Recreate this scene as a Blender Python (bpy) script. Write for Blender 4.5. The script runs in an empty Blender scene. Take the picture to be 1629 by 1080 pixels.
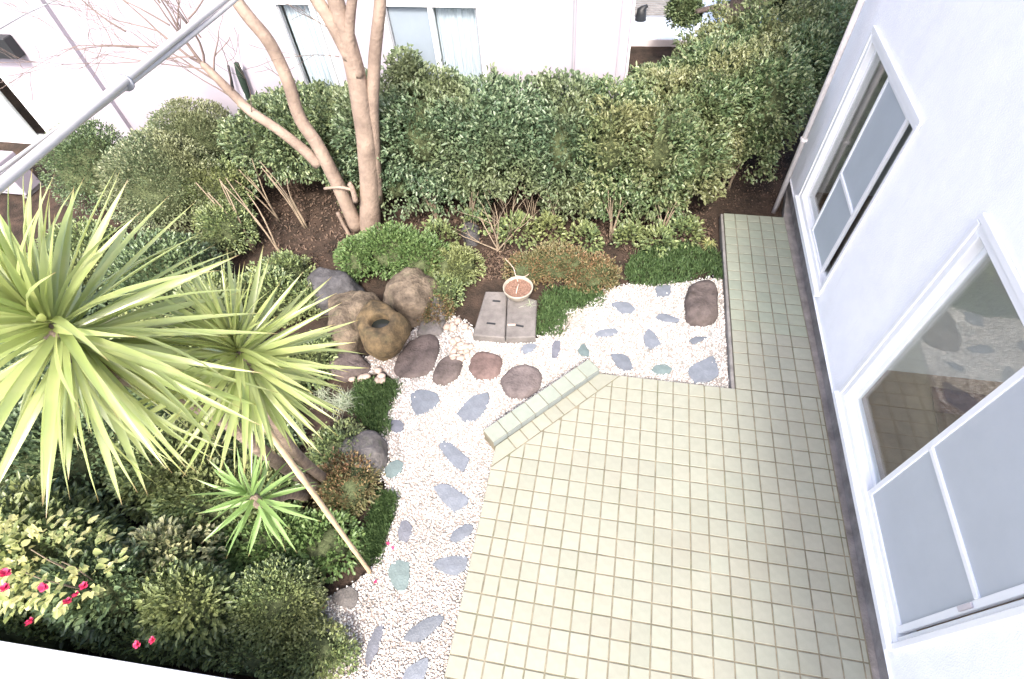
import bpy, math, random
import numpy as np
from mathutils import Vector, Matrix, noise
R = math.radians
scene = bpy.context.scene
C = scene.collection

# ---------------------------------------------------------------- camera
cam = bpy.data.cameras.new('camera')
cam.sensor_width = 36.0
cam.lens = 18.5563
cam.shift_x = -0.00888
cam.shift_y = 0.0139
cam.clip_start = 0.05
cam.clip_end = 400
cam_ob = bpy.data.objects.new('camera', cam)
C.objects.link(cam_ob)
rows = [[0.983802, 0.172573, -0.048499], [0.110638, -0.797431, -0.593181], [-0.141042, 0.578207, -0.803607]]      # camera right, down, forward
m = Matrix(((rows[0][0], -rows[1][0], -rows[2][0]), (rows[0][1], -rows[1][1], -rows[2][1]), (rows[0][2], -rows[1][2], -rows[2][2])))
cam_ob.matrix_world = Matrix.Translation([-0.184, -3.101, 4.485]) @ m.to_4x4()
scene.camera = cam_ob

# ---------------------------------------------------------------- light
SUN_EL, SUN_AZ = R(50), R(-80)
sun_dir = Vector((math.cos(SUN_AZ) * math.cos(SUN_EL), math.sin(SUN_AZ) * math.cos(SUN_EL), math.sin(SUN_EL)))
w = bpy.data.worlds.new('World'); scene.world = w; w.use_nodes = True
nt = w.node_tree
sky = nt.nodes.new('ShaderNodeTexSky'); sky.sky_type = 'NISHITA'; sky.sun_disc = False
sky.sun_elevation = SUN_EL
sky.sun_rotation = math.atan2(sun_dir.x, sun_dir.y)
sky.dust_density = 4.0; sky.air_density = .7; sky.ozone_density = .4
bg = nt.nodes['Background']; bg.inputs['Strength'].default_value = 0.15
nt.links.new(sky.outputs[0], bg.inputs['Color'])
sl = bpy.data.lights.new('sun', 'SUN'); sl.energy = 1.25; sl.angle = R(7); sl.color = (1.0, 0.95, 0.87)
so = bpy.data.objects.new('sun', sl); C.objects.link(so)
so.rotation_euler = sun_dir.to_track_quat('Z', 'Y').to_euler()
scene.view_settings.view_transform = 'Standard'
scene.view_settings.look = 'None'
scene.view_settings.gamma = 1.0
scene.view_settings.use_curve_mapping = False
scene.view_settings.exposure = 2.28
scene.render.engine = 'CYCLES'
scene.cycles.max_bounces = 8

# ---------------------------------------------------------------- helpers
rng = np.random.default_rng(7)
random.seed(7)

def mesh_obj(name, verts, faces, mat=None, parent=None, smooth=False):
    me = bpy.data.meshes.new(name)
    me.from_pydata([tuple(map(float, v)) for v in verts], [], faces)
    if smooth:
        me.polygons.foreach_set('use_smooth', [True] * len(me.polygons))
    me.update()
    o = bpy.data.objects.new(name, me); C.objects.link(o)
    if mat: me.materials.append(mat)
    if parent: o.parent = parent
    return o

def np_mesh(name, V, F, mat=None, parent=None, smooth=False):
    """V (n,3) floats, F (m,k) ints, one face size"""
    V = np.asarray(V, np.float32); F = np.asarray(F, np.int32)
    me = bpy.data.meshes.new(name)
    me.vertices.add(len(V)); me.vertices.foreach_set('co', V.ravel())
    k = F.shape[1]
    me.loops.add(F.size); me.loops.foreach_set('vertex_index', F.ravel())
    me.polygons.add(len(F)); me.polygons.foreach_set('loop_start', np.arange(0, F.size, k, dtype=np.int32))
    if smooth: me.polygons.foreach_set('use_smooth', np.ones(len(F), bool))
    me.update(calc_edges=True); me.validate()
    o = bpy.data.objects.new(name, me); C.objects.link(o)
    if mat: me.materials.append(mat)
    if parent: o.parent = parent
    return o

def tag(o, label, cat, group=None):
    o['label'] = label; o['category'] = cat
    if group: o['group'] = group
    return o
def structure(o): o['kind'] = 'structure'; return o
def stuff(o): o['kind'] = 'stuff'; return o
def empty(name, loc=(0, 0, 0)):
    o = bpy.data.objects.new(name, None); o.location = loc; o.empty_display_size = .1
    C.objects.link(o); return o
def under(o, parent):           # parent a world-space mesh to an Empty that stands away from the origin
    o.parent = parent; o.location = -Vector(parent.location); return o

def box(x0, x1, y0, y1, z0, z1):
    v = [(x0, y0, z0), (x1, y0, z0), (x1, y1, z0), (x0, y1, z0), (x0, y0, z1), (x1, y0, z1), (x1, y1, z1), (x0, y1, z1)]
    f = [(0, 3, 2, 1), (4, 5, 6, 7), (0, 1, 5, 4), (1, 2, 6, 5), (2, 3, 7, 6), (3, 0, 4, 7)]
    return v, f
def boxes(lst):
    V, F = [], []
    for b in lst:
        v, f = box(*b); n = len(V); V += v; F += [tuple(i + n for i in q) for q in f]
    return V, F
def bevel(o, wd=.004, seg=1):
    md = o.modifiers.new('bevel', 'BEVEL'); md.width = wd; md.segments = seg; md.limit_method = 'ANGLE'; return o

def tubes(paths, n=8, close=True):
    """paths: list of (points, radii) -> verts, faces"""
    V, F = [], []
    for pts, rad in paths:
        P = [Vector(p) for p in pts]; base = len(V)
        up = Vector((.31, .87, .2)).normalized()
        for i, p in enumerate(P):
            d = (P[min(i + 1, len(P) - 1)] - P[max(i - 1, 0)]).normalized()
            a = d.cross(up)
            if a.length < 1e-3: a = d.cross(Vector((1, 0, 0)))
            a.normalize(); b = d.cross(a)
            for k in range(n):
                t = 2 * math.pi * k / n
                V.append(p + (a * math.cos(t) + b * math.sin(t)) * rad[i])
        for i in range(len(P) - 1):
            for k in range(n):
                q = base + i * n
                F.append((q + k, q + (k + 1) % n, q + n + (k + 1) % n, q + n + k))
        if close:
            F.append(tuple(base + k for k in range(n))[::-1])
            F.append(tuple(base + (len(P) - 1) * n + k for k in range(n)))
    return V, F
def smooth_path(pts, rad, sub=4, wob=0.0, seed=0):
    P = [Vector(p) for p in pts]; out, rr = [], []
    for i in range(len(P) - 1):
        p0, p1, p2, p3 = P[max(i - 1, 0)], P[i], P[i + 1], P[min(i + 2, len(P) - 1)]
        for s in range(sub):
            t = s / sub
            q = .5 * ((2 * p1) + (p2 - p0) * t + (2 * p0 - 5 * p1 + 4 * p2 - p3) * t * t + (3 * p1 - p0 - 3 * p2 + p3) * t ** 3)
            q = q + Vector(noise.noise_vector((q * 2.3 + Vector((seed, 0, 0))))) * wob
            out.append(q); rr.append(rad[i] * (1 - t) + rad[i + 1] * t)
    out.append(P[-1]); rr.append(rad[-1])
    return out, rr

def inside(poly, x, y):
    x = np.asarray(x); y = np.asarray(y); c = np.zeros(x.shape, bool); n = len(poly)
    for i in range(n):
        x0, y0 = poly[i]; x1, y1 = poly[(i + 1) % n]
        hit = ((y0 > y) != (y1 > y)) & (x < (x1 - x0) * (y - y0) / (y1 - y0 + 1e-12) + x0)
        c ^= hit
    return c
def clip_half(poly, p, n):      # keep the side where (q-p).n <= 0
    out = []
    for i in range(len(poly)):
        a, b = poly[i], poly[(i + 1) % len(poly)]
        da = (a[0] - p[0]) * n[0] + (a[1] - p[1]) * n[1]; db = (b[0] - p[0]) * n[0] + (b[1] - p[1]) * n[1]
        if da <= 0: out.append(a)
        if da * db < 0:
            t = da / (da - db); out.append((a[0] + (b[0] - a[0]) * t, a[1] + (b[1] - a[1]) * t))
    return out
def inset(poly, d):
    n = len(poly); out = []
    for i in range(n):
        p0, p1, p2 = Vector(poly[i - 1]), Vector(poly[i]), Vector(poly[(i + 1) % n])
        e0 = (p1 - p0).normalized(); e1 = (p2 - p1).normalized()
        n0 = Vector((-e0.y, e0.x)); n1 = Vector((-e1.y, e1.x))
        k = 1 + n0.dot(n1)
        out.append(tuple(p1 + (n0 + n1) * (d / max(k, .35))))
    return out
def area(poly):
    return .5 * sum(poly[i][0] * poly[(i + 1) % len(poly)][1] - poly[(i + 1) % len(poly)][0] * poly[i][1] for i in range(len(poly)))

# ---------------------------------------------------------------- materials
def mat(name, col=(.5, .5, .5), rough=.7, spec=.4, var=0.0, scale=8.0, bump=0.0, bscale=60.0, island=0.0, obrand=0.0, col2=None, metal=0.0, detail=6.0):
    m = bpy.data.materials.new(name); m.use_nodes = True
    t = m.node_tree; b = t.nodes['Principled BSDF']
    b.inputs['Roughness'].default_value = rough
    b.inputs['Specular IOR Level'].default_value = spec
    b.inputs['Metallic'].default_value = metal
    tc = t.nodes.new('ShaderNodeTexCoord')
    src = None
    rgb = t.nodes.new('ShaderNodeRGB'); rgb.outputs[0].default_value = (*col, 1); src = rgb.outputs[0]
    if var or col2:
        no = t.nodes.new('ShaderNodeTexNoise'); no.inputs['Scale'].default_value = scale; no.inputs['Detail'].default_value = detail; no.inputs['Roughness'].default_value = .65
        t.links.new(tc.outputs['Object'], no.inputs['Vector'])
        cr = t.nodes.new('ShaderNodeValToRGB')
        c2 = col2 or tuple(c * (1 - var) for c in col)
        c1 = col if col2 else tuple(min(1, c * (1 + var)) for c in col)
        cr.color_ramp.elements[0].position = .35; cr.color_ramp.elements[0].color = (*c2, 1)
        cr.color_ramp.elements[1].position = .65; cr.color_ramp.elements[1].color = (*c1, 1)
        t.links.new(no.outputs['Fac'], cr.inputs['Fac']); src = cr.outputs['Color']
    for amt, kind in ((island, 'i'), (obrand, 'o')):
        if amt:
            if kind == 'i':
                g = t.nodes.new('ShaderNodeNewGeometry'); rv = g.outputs['Random Per Island']
            else:
                g = t.nodes.new('ShaderNodeObjectInfo'); rv = g.outputs['Random']
            mr = t.nodes.new('ShaderNodeMapRange'); mr.inputs['To Min'].default_value = 1 - amt; mr.inputs['To Max'].default_value = 1 + amt
            t.links.new(rv, mr.inputs['Value'])
            hs = t.nodes.new('ShaderNodeHueSaturation'); t.links.new(mr.outputs[0], hs.inputs['Value']); t.links.new(src, hs.inputs['Color']); src = hs.outputs[0]
    t.links.new(src, b.inputs['Base Color'])
    if bump:
        n2 = t.nodes.new('ShaderNodeTexNoise'); n2.inputs['Scale'].default_value = bscale; n2.inputs['Detail'].default_value = 5
        t.links.new(tc.outputs['Object'], n2.inputs['Vector'])
        bp = t.nodes.new('ShaderNodeBump'); bp.inputs['Strength'].default_value = bump; bp.inputs['Distance'].default_value = .02
        t.links.new(n2.outputs['Fac'], bp.inputs['Height']); t.links.new(bp.outputs[0], b.inputs['Normal'])
    return m

def leaf_mat(name, cols, rough=.45, trans=.25, tone=None, tscale=1.3, spec=.5):
    """cols: ramp along a per-leaf random value; tone: second colour mixed in broad patches"""
    m = bpy.data.materials.new(name); m.use_nodes = True
    t = m.node_tree; b = t.nodes['Principled BSDF']
    g = t.nodes.new('ShaderNodeNewGeometry'); cr = t.nodes.new('ShaderNodeValToRGB')
    t.links.new(g.outputs['Random Per Island'], cr.inputs['Fac'])
    el = cr.color_ramp.elements
    for i, c in enumerate(cols):
        pos = i / max(1, len(cols) - 1)
        e = el[i] if i < 2 else el.new(pos)
        e.position = pos; e.color = (*c, 1)
    src = cr.outputs['Color']
    if tone:
        tc = t.nodes.new('ShaderNodeTexCoord'); no = t.nodes.new('ShaderNodeTexNoise'); no.inputs['Scale'].default_value = tscale; no.inputs['Detail'].default_value = 3
        t.links.new(tc.outputs['Object'], no.inputs['Vector'])
        r2 = t.nodes.new('ShaderNodeValToRGB'); r2.color_ramp.elements[0].position = .45; r2.color_ramp.elements[1].position = .62
        t.links.new(no.outputs['Fac'], r2.inputs['Fac'])
        mx = t.nodes.new('ShaderNodeMix'); mx.data_type = 'RGBA'; mx.inputs['B'].default_value = (*tone, 1)
        sc = t.nodes.new('ShaderNodeMath'); sc.operation = 'MULTIPLY'; sc.inputs[1].default_value = .7
        t.links.new(r2.outputs['Color'], sc.inputs[0]); t.links.new(sc.outputs[0], mx.inputs['Factor'])
        t.links.new(src, mx.inputs['A']); src = mx.outputs['Result']
    t.links.new(src, b.inputs['Base Color'])
    b.inputs['Roughness'].default_value = rough; b.inputs['Specular IOR Level'].default_value = spec
    tr = t.nodes.new('ShaderNodeBsdfTranslucent'); hs = t.nodes.new('ShaderNodeHueSaturation'); hs.inputs['Value'].default_value = 1.5; hs.inputs['Hue'].default_value = .485; hs.inputs['Saturation'].default_value = 1.1
    t.links.new(src, hs.inputs['Color']); t.links.new(hs.outputs[0], tr.inputs['Color'])
    ms = t.nodes.new('ShaderNodeMixShader'); ms.inputs[0].default_value = trans
    t.links.new(b.outputs[0], ms.inputs[1]); t.links.new(tr.outputs[0], ms.inputs[2])
    t.links.new(ms.outputs[0], t.nodes['Material Output'].inputs['Surface'])
    return m

def glass_mat(name, tint=(1, 1, 1), refl=1.0, rough=0.0):
    m = bpy.data.materials.new(name); m.use_nodes = True
    t = m.node_tree; t.nodes.remove(t.nodes['Principled BSDF'])
    lw = t.nodes.new('ShaderNodeLayerWeight'); lw.inputs['Blend'].default_value = .5
    pw = t.nodes.new('ShaderNodeMath'); pw.operation = 'POWER'; pw.inputs[1].default_value = 4.0; t.links.new(lw.outputs['Facing'], pw.inputs[0])
    fr = t.nodes.new('ShaderNodeMapRange'); fr.inputs['To Min'].default_value = .04; fr.inputs['To Max'].default_value = .9; t.links.new(pw.outputs[0], fr.inputs['Value'])
    a = t.nodes.new('ShaderNodeBsdfTransparent'); a.inputs[0].default_value = (*tint, 1)
    gl = t.nodes.new('ShaderNodeBsdfGlossy'); gl.inputs['Roughness'].default_value = rough; gl.inputs[0].default_value = (refl, refl, refl, 1)
    ms = t.nodes.new('ShaderNodeMixShader'); t.links.new(fr.outputs[0], ms.inputs[0]); t.links.new(a.outputs[0], ms.inputs[1]); t.links.new(gl.outputs[0], ms.inputs[2])
    t.links.new(ms.outputs[0], t.nodes['Material Output'].inputs['Surface'])
    return m

M = {}
M['wall'] = mat('white_render', (.86, .865, .89), .85, .2, var=.03, scale=3, bump=.28, bscale=110)
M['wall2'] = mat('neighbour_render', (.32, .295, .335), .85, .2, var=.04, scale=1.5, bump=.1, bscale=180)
M['alu'] = mat('white_aluminium', (.76, .765, .77), .4, .5, var=.02, scale=5)
M['groove'] = mat('grey_gasket', (.22, .23, .25), .6)
M['pipe'] = mat('painted_pipe', (.72, .67, .65), .5, .4, var=.1, scale=9)
M['tile'] = mat('glazed_tile', (.226, .231, .186), .5, .35, obrand=.055, var=.05, scale=14, bump=.03, bscale=90)
M['tile_green'] = mat('greener_tile', (.215, .238, .20), .5, .35, obrand=.055, var=.05, scale=14)
M['riser'] = mat('riser_shade_tile', (.165, .185, .18), .4, .4, obrand=.07, var=.06, scale=14)  # bluish, darker shading of the kerb face put into the tile colour
M['tile_path'] = mat('path_shade_tile', (.222, .243, .19), .55, .3, obrand=.06, var=.06, scale=10)  # greenish shade lying on the narrow path put into the tile colour
M['grout'] = mat('grout', (.165, .148, .108), .9, .2, var=.3, scale=7)
M['concrete'] = mat('concrete', (.19, .18, .17), .9, .2, var=.25, scale=9, bump=.3, bscale=70)
M['skirt'] = mat('skirting_render', (.20, .185, .175), .9, .2, var=.28, scale=6, bump=.3, bscale=70)
M['cover'] = mat('cover_concrete', (.14, .128, .12), .85, .2, var=.22, scale=6, bump=.25, bscale=90)
M['soil'] = mat('soil', (.062, .043, .033), .95, .1, col2=(.025, .02, .016), scale=5, bump=.8, bscale=40)
M['bed'] = mat('gravel_bed', (.34, .29, .26), .95, .1, var=.35, scale=40, bump=.6, bscale=120)
M['pebble'] = mat('pebble', (.56, .538, .505), .7, .3, island=.55, var=.14, scale=3)
M['cobble'] = mat('cobble', (.36, .285, .235), .75, .3, obrand=.2, var=.18, scale=25)
M['slate'] = mat('slate', (.125, .138, .160), .6, .4, obrand=.16, var=.16, scale=11, bump=.25, bscale=60)
M['slate_green'] = mat('green_slate', (.115, .15, .148), .6, .4, obrand=.1, var=.18, scale=11, bump=.25, bscale=60)
M['slate_dark'] = mat('dark_slate', (.11, .115, .135), .6, .4, var=.2, scale=12, bump=.3, bscale=60)
M['stone_brown'] = mat('brown_stone', (.09, .072, .066), .85, .25, var=.35, scale=7, bump=.6, bscale=45)
M['stone_tan'] = mat('tan_stone', (.19, .15, .108), .9, .2, col2=(.055, .043, .032), scale=8, bump=.8, bscale=35)
M['stone_blue'] = mat('blue_stone', (.06, .058, .06), .85, .25, var=.35, scale=6, bump=.7, bscale=35)
M['stone_grey'] = mat('grey_stone', (.125, .115, .108), .85, .25, var=.3, scale=6, bump=.6, bscale=40)
M['basin'] = mat('mossy_basin_stone', (.20, .142, .075), .9, .2, col2=(.06, .048, .03), scale=9, bump=.5, bscale=50)
M['water'] = mat('dark_water', (.02, .025, .022), .04, .5)
M['bark'] = mat('smooth_bark', (.29, .222, .175), .75, .25, col2=(.165, .125, .10), scale=4, bump=.5, bscale=30)
M['yucca_bark'] = mat('yucca_bark', (.20, .155, .12), .9, .2, var=.35, scale=14, bump=.8, bscale=60)
M['twig'] = mat('twig', (.15, .115, .10), .8, .2, var=.25, scale=5)
M['stem'] = mat('shrub_stem', (.22, .175, .125), .85, .2, var=.3, scale=9)
M['cut'] = mat('cut_wood', (.40, .31, .25), .8)
M['bamboo'] = mat('bamboo', (.47, .35, .22), .5, .4, var=.15, scale=12)
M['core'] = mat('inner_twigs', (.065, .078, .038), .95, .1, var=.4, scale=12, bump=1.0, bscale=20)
M['pot'] = mat('glazed_pot', (.30, .265, .215), .5, .4, var=.2, scale=12)
M['potsoil'] = mat('pot_soil', (.19, .115, .085), .95, .1, var=.4, scale=60, bump=.6, bscale=120)
M['cable'] = mat('cable_sheath', (.42, .40, .37), .35, .5, var=.06, scale=20)
M['cloth'] = mat('dark_green_cloth', (.022, .035, .026), .9, .1, var=.3, scale=20)
M['black'] = mat('black_plastic', (.02, .022, .024), .5)
M['frost'] = mat('frosted_glass', (.42, .45, .48), .35, .5, var=.05, scale=1.2)
M['net'] = mat('sash_mesh', (.40, .44, .47), .5, .4, var=.05, scale=2)
M['far_pane'] = mat('far_frosted_pane', (.22, .26, .30), .3, .5, var=.06, scale=2)
M['curtain'] = mat('pale_blue_curtain', (.46, .50, .575), .8, .2, var=.05, scale=2)
M['glass'] = glass_mat('clear_glass', (.93, .95, .94))
M['floor'] = mat('room_floor', (.36, .26, .17), .45, .4, col2=(.24, .165, .11), scale=3)
M['rug'] = mat('room_rug', (.17, .10, .08), .9, .1, var=.4, scale=7)
M['room'] = mat('room_plaster', (.72, .72, .66), .9, .1, var=.05, scale=2)
M['porch'] = mat('porch_tile', (.50, .57, .68), .5, .4, obrand=.06)
M['petal'] = mat('pink_petal', (.48, .035, .10), .6, .3, island=.3)
M['plaster_grey'] = mat('grey_plinth', (.50, .46, .47), .9, .2, var=.08, scale=3)
M['leaf_hedge_dark'] = leaf_mat('hedge_leaf_dark', [(0.059, 0.087, 0.047), (0.103, 0.144, 0.073), (0.144, 0.196, 0.091), (0.242, 0.282, 0.144)], .38, .2)
M['leaf_hedge'] = leaf_mat('hedge_leaf', [(0.054, 0.089, 0.050), (0.085, 0.135, 0.073), (0.121, 0.175, 0.092), (0.199, 0.245, 0.152)], .38, .22, tone=(0.148, 0.170, 0.083))
M['leaf_hedge_bright'] = leaf_mat('hedge_leaf_bright', [(0.072, 0.114, 0.053), (0.107, 0.159, 0.073), (0.149, 0.202, 0.092), (0.249, 0.277, 0.153)], .38, .25, tone=(0.200, 0.196, 0.090))
M['leaf_round'] = leaf_mat('round_bush_leaf', [(0.070, 0.099, 0.055), (0.108, 0.143, 0.073), (0.150, 0.188, 0.099), (0.311, 0.325, 0.198)], .4, .2, tone=(0.184, 0.197, 0.100))
M['leaf_dark'] = leaf_mat('dark_leaf', [(0.061, 0.096, 0.052), (0.108, 0.156, 0.076), (0.156, 0.209, 0.095)], .38, .15)
M['leaf_shade'] = leaf_mat('shade_leaf', [(0.076, 0.109, 0.054), (0.124, 0.169, 0.076), (0.182, 0.236, 0.096), (0.254, 0.301, 0.126)], .4, .2, tone=(0.191, 0.207, 0.084))
M['leaf_green'] = leaf_mat('fresh_leaf', [(0.081, 0.138, 0.048), (0.119, 0.191, 0.064), (0.174, 0.244, 0.092)], .45, .3)
M['leaf_varieg'] = leaf_mat('variegated_leaf', [(0.096, 0.134, 0.066), (0.299, 0.314, 0.162), (0.453, 0.445, 0.270)], .45, .3)
M['leaf_azalea'] = leaf_mat('azalea_leaf', [(0.088, 0.106, 0.048), (0.138, 0.133, 0.059), (0.219, 0.124, 0.067), (0.292, 0.230, 0.114)], .5, .25, tone=(0.149, 0.156, 0.067))
M['leaf_moss'] = leaf_mat('mondo_grass', [(0.046, 0.085, 0.030), (0.071, 0.124, 0.044), (0.109, 0.170, 0.063)], .5, .2)
M['leaf_camellia'] = leaf_mat('camellia_leaf', [(0.205, 0.252, 0.095), (0.367, 0.390, 0.167), (0.537, 0.516, 0.246)], .35, .35)
M['leaf_yucca'] = leaf_mat('yucca_leaf', [(0.231, 0.299, 0.098), (0.347, 0.397, 0.172)], .24, .36, tone=(0.378, 0.412, 0.184), tscale=4, spec=.7)
M['leaf_yucca_low'] = leaf_mat('yucca_low_leaf', [(.15, .25, .08), (.2, .3, .1)], .36, .35, spec=.6)
M['leaf_dry'] = leaf_mat('dry_leaf', [(.095, .06, .043), (.14, .095, .065), (.07, .048, .037)], .8, .15)
M['leaf_sedge'] = leaf_mat('sedge_blade', [(.22, .27, .17), (.42, .45, .34), (.12, .17, .09)], .5, .25)

def weather(m, dark, scale, lo=.5, hi=.72, amt=.5, stretch=(1, 1, 1)):
    """stains of their own shape laid over a material's colour, in world space so they run across the pieces"""
    t = m.node_tree; b = t.nodes['Principled BSDF']; src = b.inputs['Base Color'].links[0].from_socket
    g = t.nodes.new('ShaderNodeNewGeometry'); mp = t.nodes.new('ShaderNodeMapping'); mp.inputs['Scale'].default_value = stretch
    no = t.nodes.new('ShaderNodeTexNoise'); no.inputs['Scale'].default_value = scale; no.inputs['Detail'].default_value = 8; no.inputs['Roughness'].default_value = .7
    t.links.new(g.outputs['Position'], mp.inputs['Vector']); t.links.new(mp.outputs[0], no.inputs['Vector'])
    mr = t.nodes.new('ShaderNodeMapRange'); mr.inputs['From Min'].default_value = lo; mr.inputs['From Max'].default_value = hi; mr.inputs['To Max'].default_value = amt
    t.links.new(no.outputs['Fac'], mr.inputs['Value'])
    mx = t.nodes.new('ShaderNodeMix'); mx.data_type = 'RGBA'; mx.inputs['B'].default_value = (*dark, 1)
    t.links.new(mr.outputs[0], mx.inputs['Factor']); t.links.new(src, mx.inputs['A']); t.links.new(mx.outputs['Result'], b.inputs['Base Color'])
def hue_random(m, k=.03):
    t = m.node_tree; b = t.nodes['Principled BSDF']; src = b.inputs['Base Color'].links[0].from_socket
    o = t.nodes.new('ShaderNodeObjectInfo'); w_ = t.nodes.new('ShaderNodeTexWhiteNoise'); w_.noise_dimensions = '1D'; t.links.new(o.outputs['Random'], w_.inputs['W'])
    mr = t.nodes.new('ShaderNodeMapRange'); mr.inputs['To Min'].default_value = .5 - k; mr.inputs['To Max'].default_value = .5 + k * .5; t.links.new(w_.outputs['Value'], mr.inputs['Value'])
    hs = t.nodes.new('ShaderNodeHueSaturation'); t.links.new(mr.outputs[0], hs.inputs['Hue']); t.links.new(src, hs.inputs['Color']); t.links.new(hs.outputs[0], b.inputs['Base Color'])
for k_ in ('tile', 'tile_path', 'tile_green'):
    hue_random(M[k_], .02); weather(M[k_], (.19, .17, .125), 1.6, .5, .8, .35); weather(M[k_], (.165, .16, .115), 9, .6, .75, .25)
weather(M['grout'], (.10, .11, .065), 3, .5, .65, .6)
weather(M['wall'], (.60, .58, .56), 2.2, .52, .8, .2, (1, 1, .25)); weather(M['wall'], (.55, .53, .50), 14, .6, .8, .25, (1, 1, .12))
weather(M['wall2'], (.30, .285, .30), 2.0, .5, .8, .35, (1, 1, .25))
weather(M['stone_tan'], (.09, .095, .055), 5, .54, .7, .4); weather(M['stone_grey'], (.11, .13, .07), 6, .55, .7, .5); weather(M['basin'], (.09, .095, .05), 6, .55, .7, .35); weather(M['stone_brown'], (.15, .135, .12), 12, .6, .72, .4)
weather(M['cover'], (.18, .17, .16), 8, .55, .7, .5); weather(M['slate'], (.18, .18, .185), 14, .58, .75, .35)

# ---------------------------------------------------------------- ground
def ground_h(x, y):
    return -.125 + .025 * noise.noise(Vector((x * .9, y * .9, 3.1))) + .012 * noise.noise(Vector((x * 4, y * 4, 1.7)))
def make_ground():
    xs = np.concatenate([np.linspace(-150, -14, 9)[:-1], np.linspace(-14, 6, 110), np.linspace(6, 150, 9)[1:]])
    ys = np.concatenate([np.linspace(-150, -5, 9)[:-1], np.linspace(-5, 12, 100), np.linspace(12, 150, 9)[1:]])
    V = [(x, y, ground_h(x, y)) for y in ys for x in xs]; n = len(xs)
    F = [(j * n + i, j * n + i + 1, (j + 1) * n + i + 1, (j + 1) * n + i) for j in range(len(ys) - 1) for i in range(n - 1)]
    return structure(np_mesh('ground', V, F, M['soil'], smooth=True))
make_ground()

# ---------------------------------------------------------------- terrace
TW = .15
COLX = [-1.027, -.875, -.75] + [round(-.75 + TW * i, 3) for i in range(1, 19)] + [1.99]    # joint lines across the terrace
D1, D2 = Vector((-1.031, -.967)), Vector((-.141, -.014))
du = (D2 - D1).normalized(); dn = Vector((-du.y, du.x))
GAP, TOPZ = .0055, 0.0
def tile_mesh(poly, zb=-.012, zt=0.0, ch=.003):
    """one tile: a prism with a small chamfer round its top"""
    if area(poly) < 0: poly = poly[::-1]
    n = len(poly); a = inset(poly, ch)
    V = [(p[0], p[1], zb) for p in poly] + [(p[0], p[1], zt - ch) for p in poly] + [(p[0], p[1], zt) for p in a]
    F = []
    for i in range(n):
        j = (i + 1) % n
        F += [(i, j, n + j, n + i), (n + i, n + j, 2 * n + j, 2 * n + i)]
    F.append(tuple(2 * n + i for i in range(n)))
    return V, F
def slab(name, poly, z0, z1, m, parent=None):
    if area(poly) < 0: poly = poly[::-1]
    n = len(poly)
    V = [(p[0], p[1], z0) for p in poly] + [(p[0], p[1], z1) for p in poly]
    F = [tuple(range(n))[::-1], tuple(range(n, 2 * n))] + [(i, (i + 1) % n, n + (i + 1) % n, n + i) for i in range(n)]
    return mesh_obj(name, V, F, m, parent)

terr_poly = [(-1.027, -4.05), (1.99, -4.05), (1.99, 0.0), (D2.x, 0.0), (D1.x + .004, D1.y)]
terrace = structure(empty('terrace'))
slab('slab', [(-1.022, -4.05), (1.995, -4.05), (1.995, -.004), (D2.x, -.004), (D1.x + .009, D1.y)], -.35, -.006, M['grout'], terrace)
square = {}
def put_tile(poly, parent, m, name='tile'):
    poly = inset(poly if area(poly) > 0 else poly[::-1], GAP)
    if area(poly) < .0006: return None
    cx_ = sum(p[0] for p in poly) / len(poly); cy_ = sum(p[1] for p in poly) / len(poly)
    loc = [(p[0] - cx_, p[1] - cy_) for p in poly]
    key = (m.name, tuple((round(a, 3), round(b, 3)) for a, b in loc))
    if key not in square:
        V, F = tile_mesh(loc); me = bpy.data.meshes.new('tile'); me.from_pydata(V, [], F); me.materials.append(m); square[key] = me
    o = bpy.data.objects.new(name, square[key]); C.objects.link(o)
    o.location = (cx_, cy_, random.uniform(-.0012, .0012)); o.rotation_euler = (random.uniform(-.004, .004), random.uniform(-.004, .004), random.uniform(-.006, .006))
    o.parent = parent
    return o
cells = []
field_p = D1 - dn * TW                       # the diagonal border row takes one tile's width
for j in range(27):
    y1 = -TW * j; y0 = y1 - TW
    for i in range(len(COLX) - 1):
        poly = [(COLX[i], y0), (COLX[i + 1], y0), (COLX[i + 1], y1), (COLX[i], y1)]
        poly = clip_half(poly, field_p, dn)
        if len(poly) >= 3 and abs(area(poly)) > .001: cells.append(poly)
cam_xy = (-.18, -2.2)
cells.sort(key=lambda p: (9 if p[2][1] < -2.86 else 0) + (p[0][0] - .4) ** 2 * .3 + (p[0][1] + 3.1) ** 2)
border = []
L = (D2 - D1).length
nb = 9
for k in range(nb):
    a, b = D1 + du * (L * k / nb), D1 + du * (L * (k + 1) / nb)
    border.append([tuple(a - dn * TW), tuple(b - dn * TW), tuple(b), tuple(a)])
# the two end wedges of the border are clipped by the terrace's own edges
border[0] = [tuple(D1 + du * .0 + Vector((.004, 0))), (D1.x + .004, D1.y - .212), tuple(D1 + du * (L / nb) - dn * TW), tuple(D1 + du * (L / nb))]
b0 = D1 + du * (L * (nb - 1) / nb)
border[-1] = [tuple(b0 - dn * TW), (D2.x + .16, -.0) if False else tuple(D2 - dn * TW), (D2.x + .214, -.002), (D2.x, -.002), tuple(b0)]
n_single = 300 - len(border)
for poly in border: put_tile(poly, terrace, M['tile'])
for poly in cells[:n_single]: put_tile(poly, terrace, M['tile'])
V, F = [], []
for poly in cells[n_single:]:
    q = inset(poly if area(poly) > 0 else poly[::-1], GAP)
    if area(q) < .0006: continue
    v, f_ = tile_mesh(q); n = len(V); V += v; F += [tuple(i + n for i in g) for g in f_]
far = mesh_obj('tile', V, F, M['tile'], terrace); stuff(far)

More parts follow.
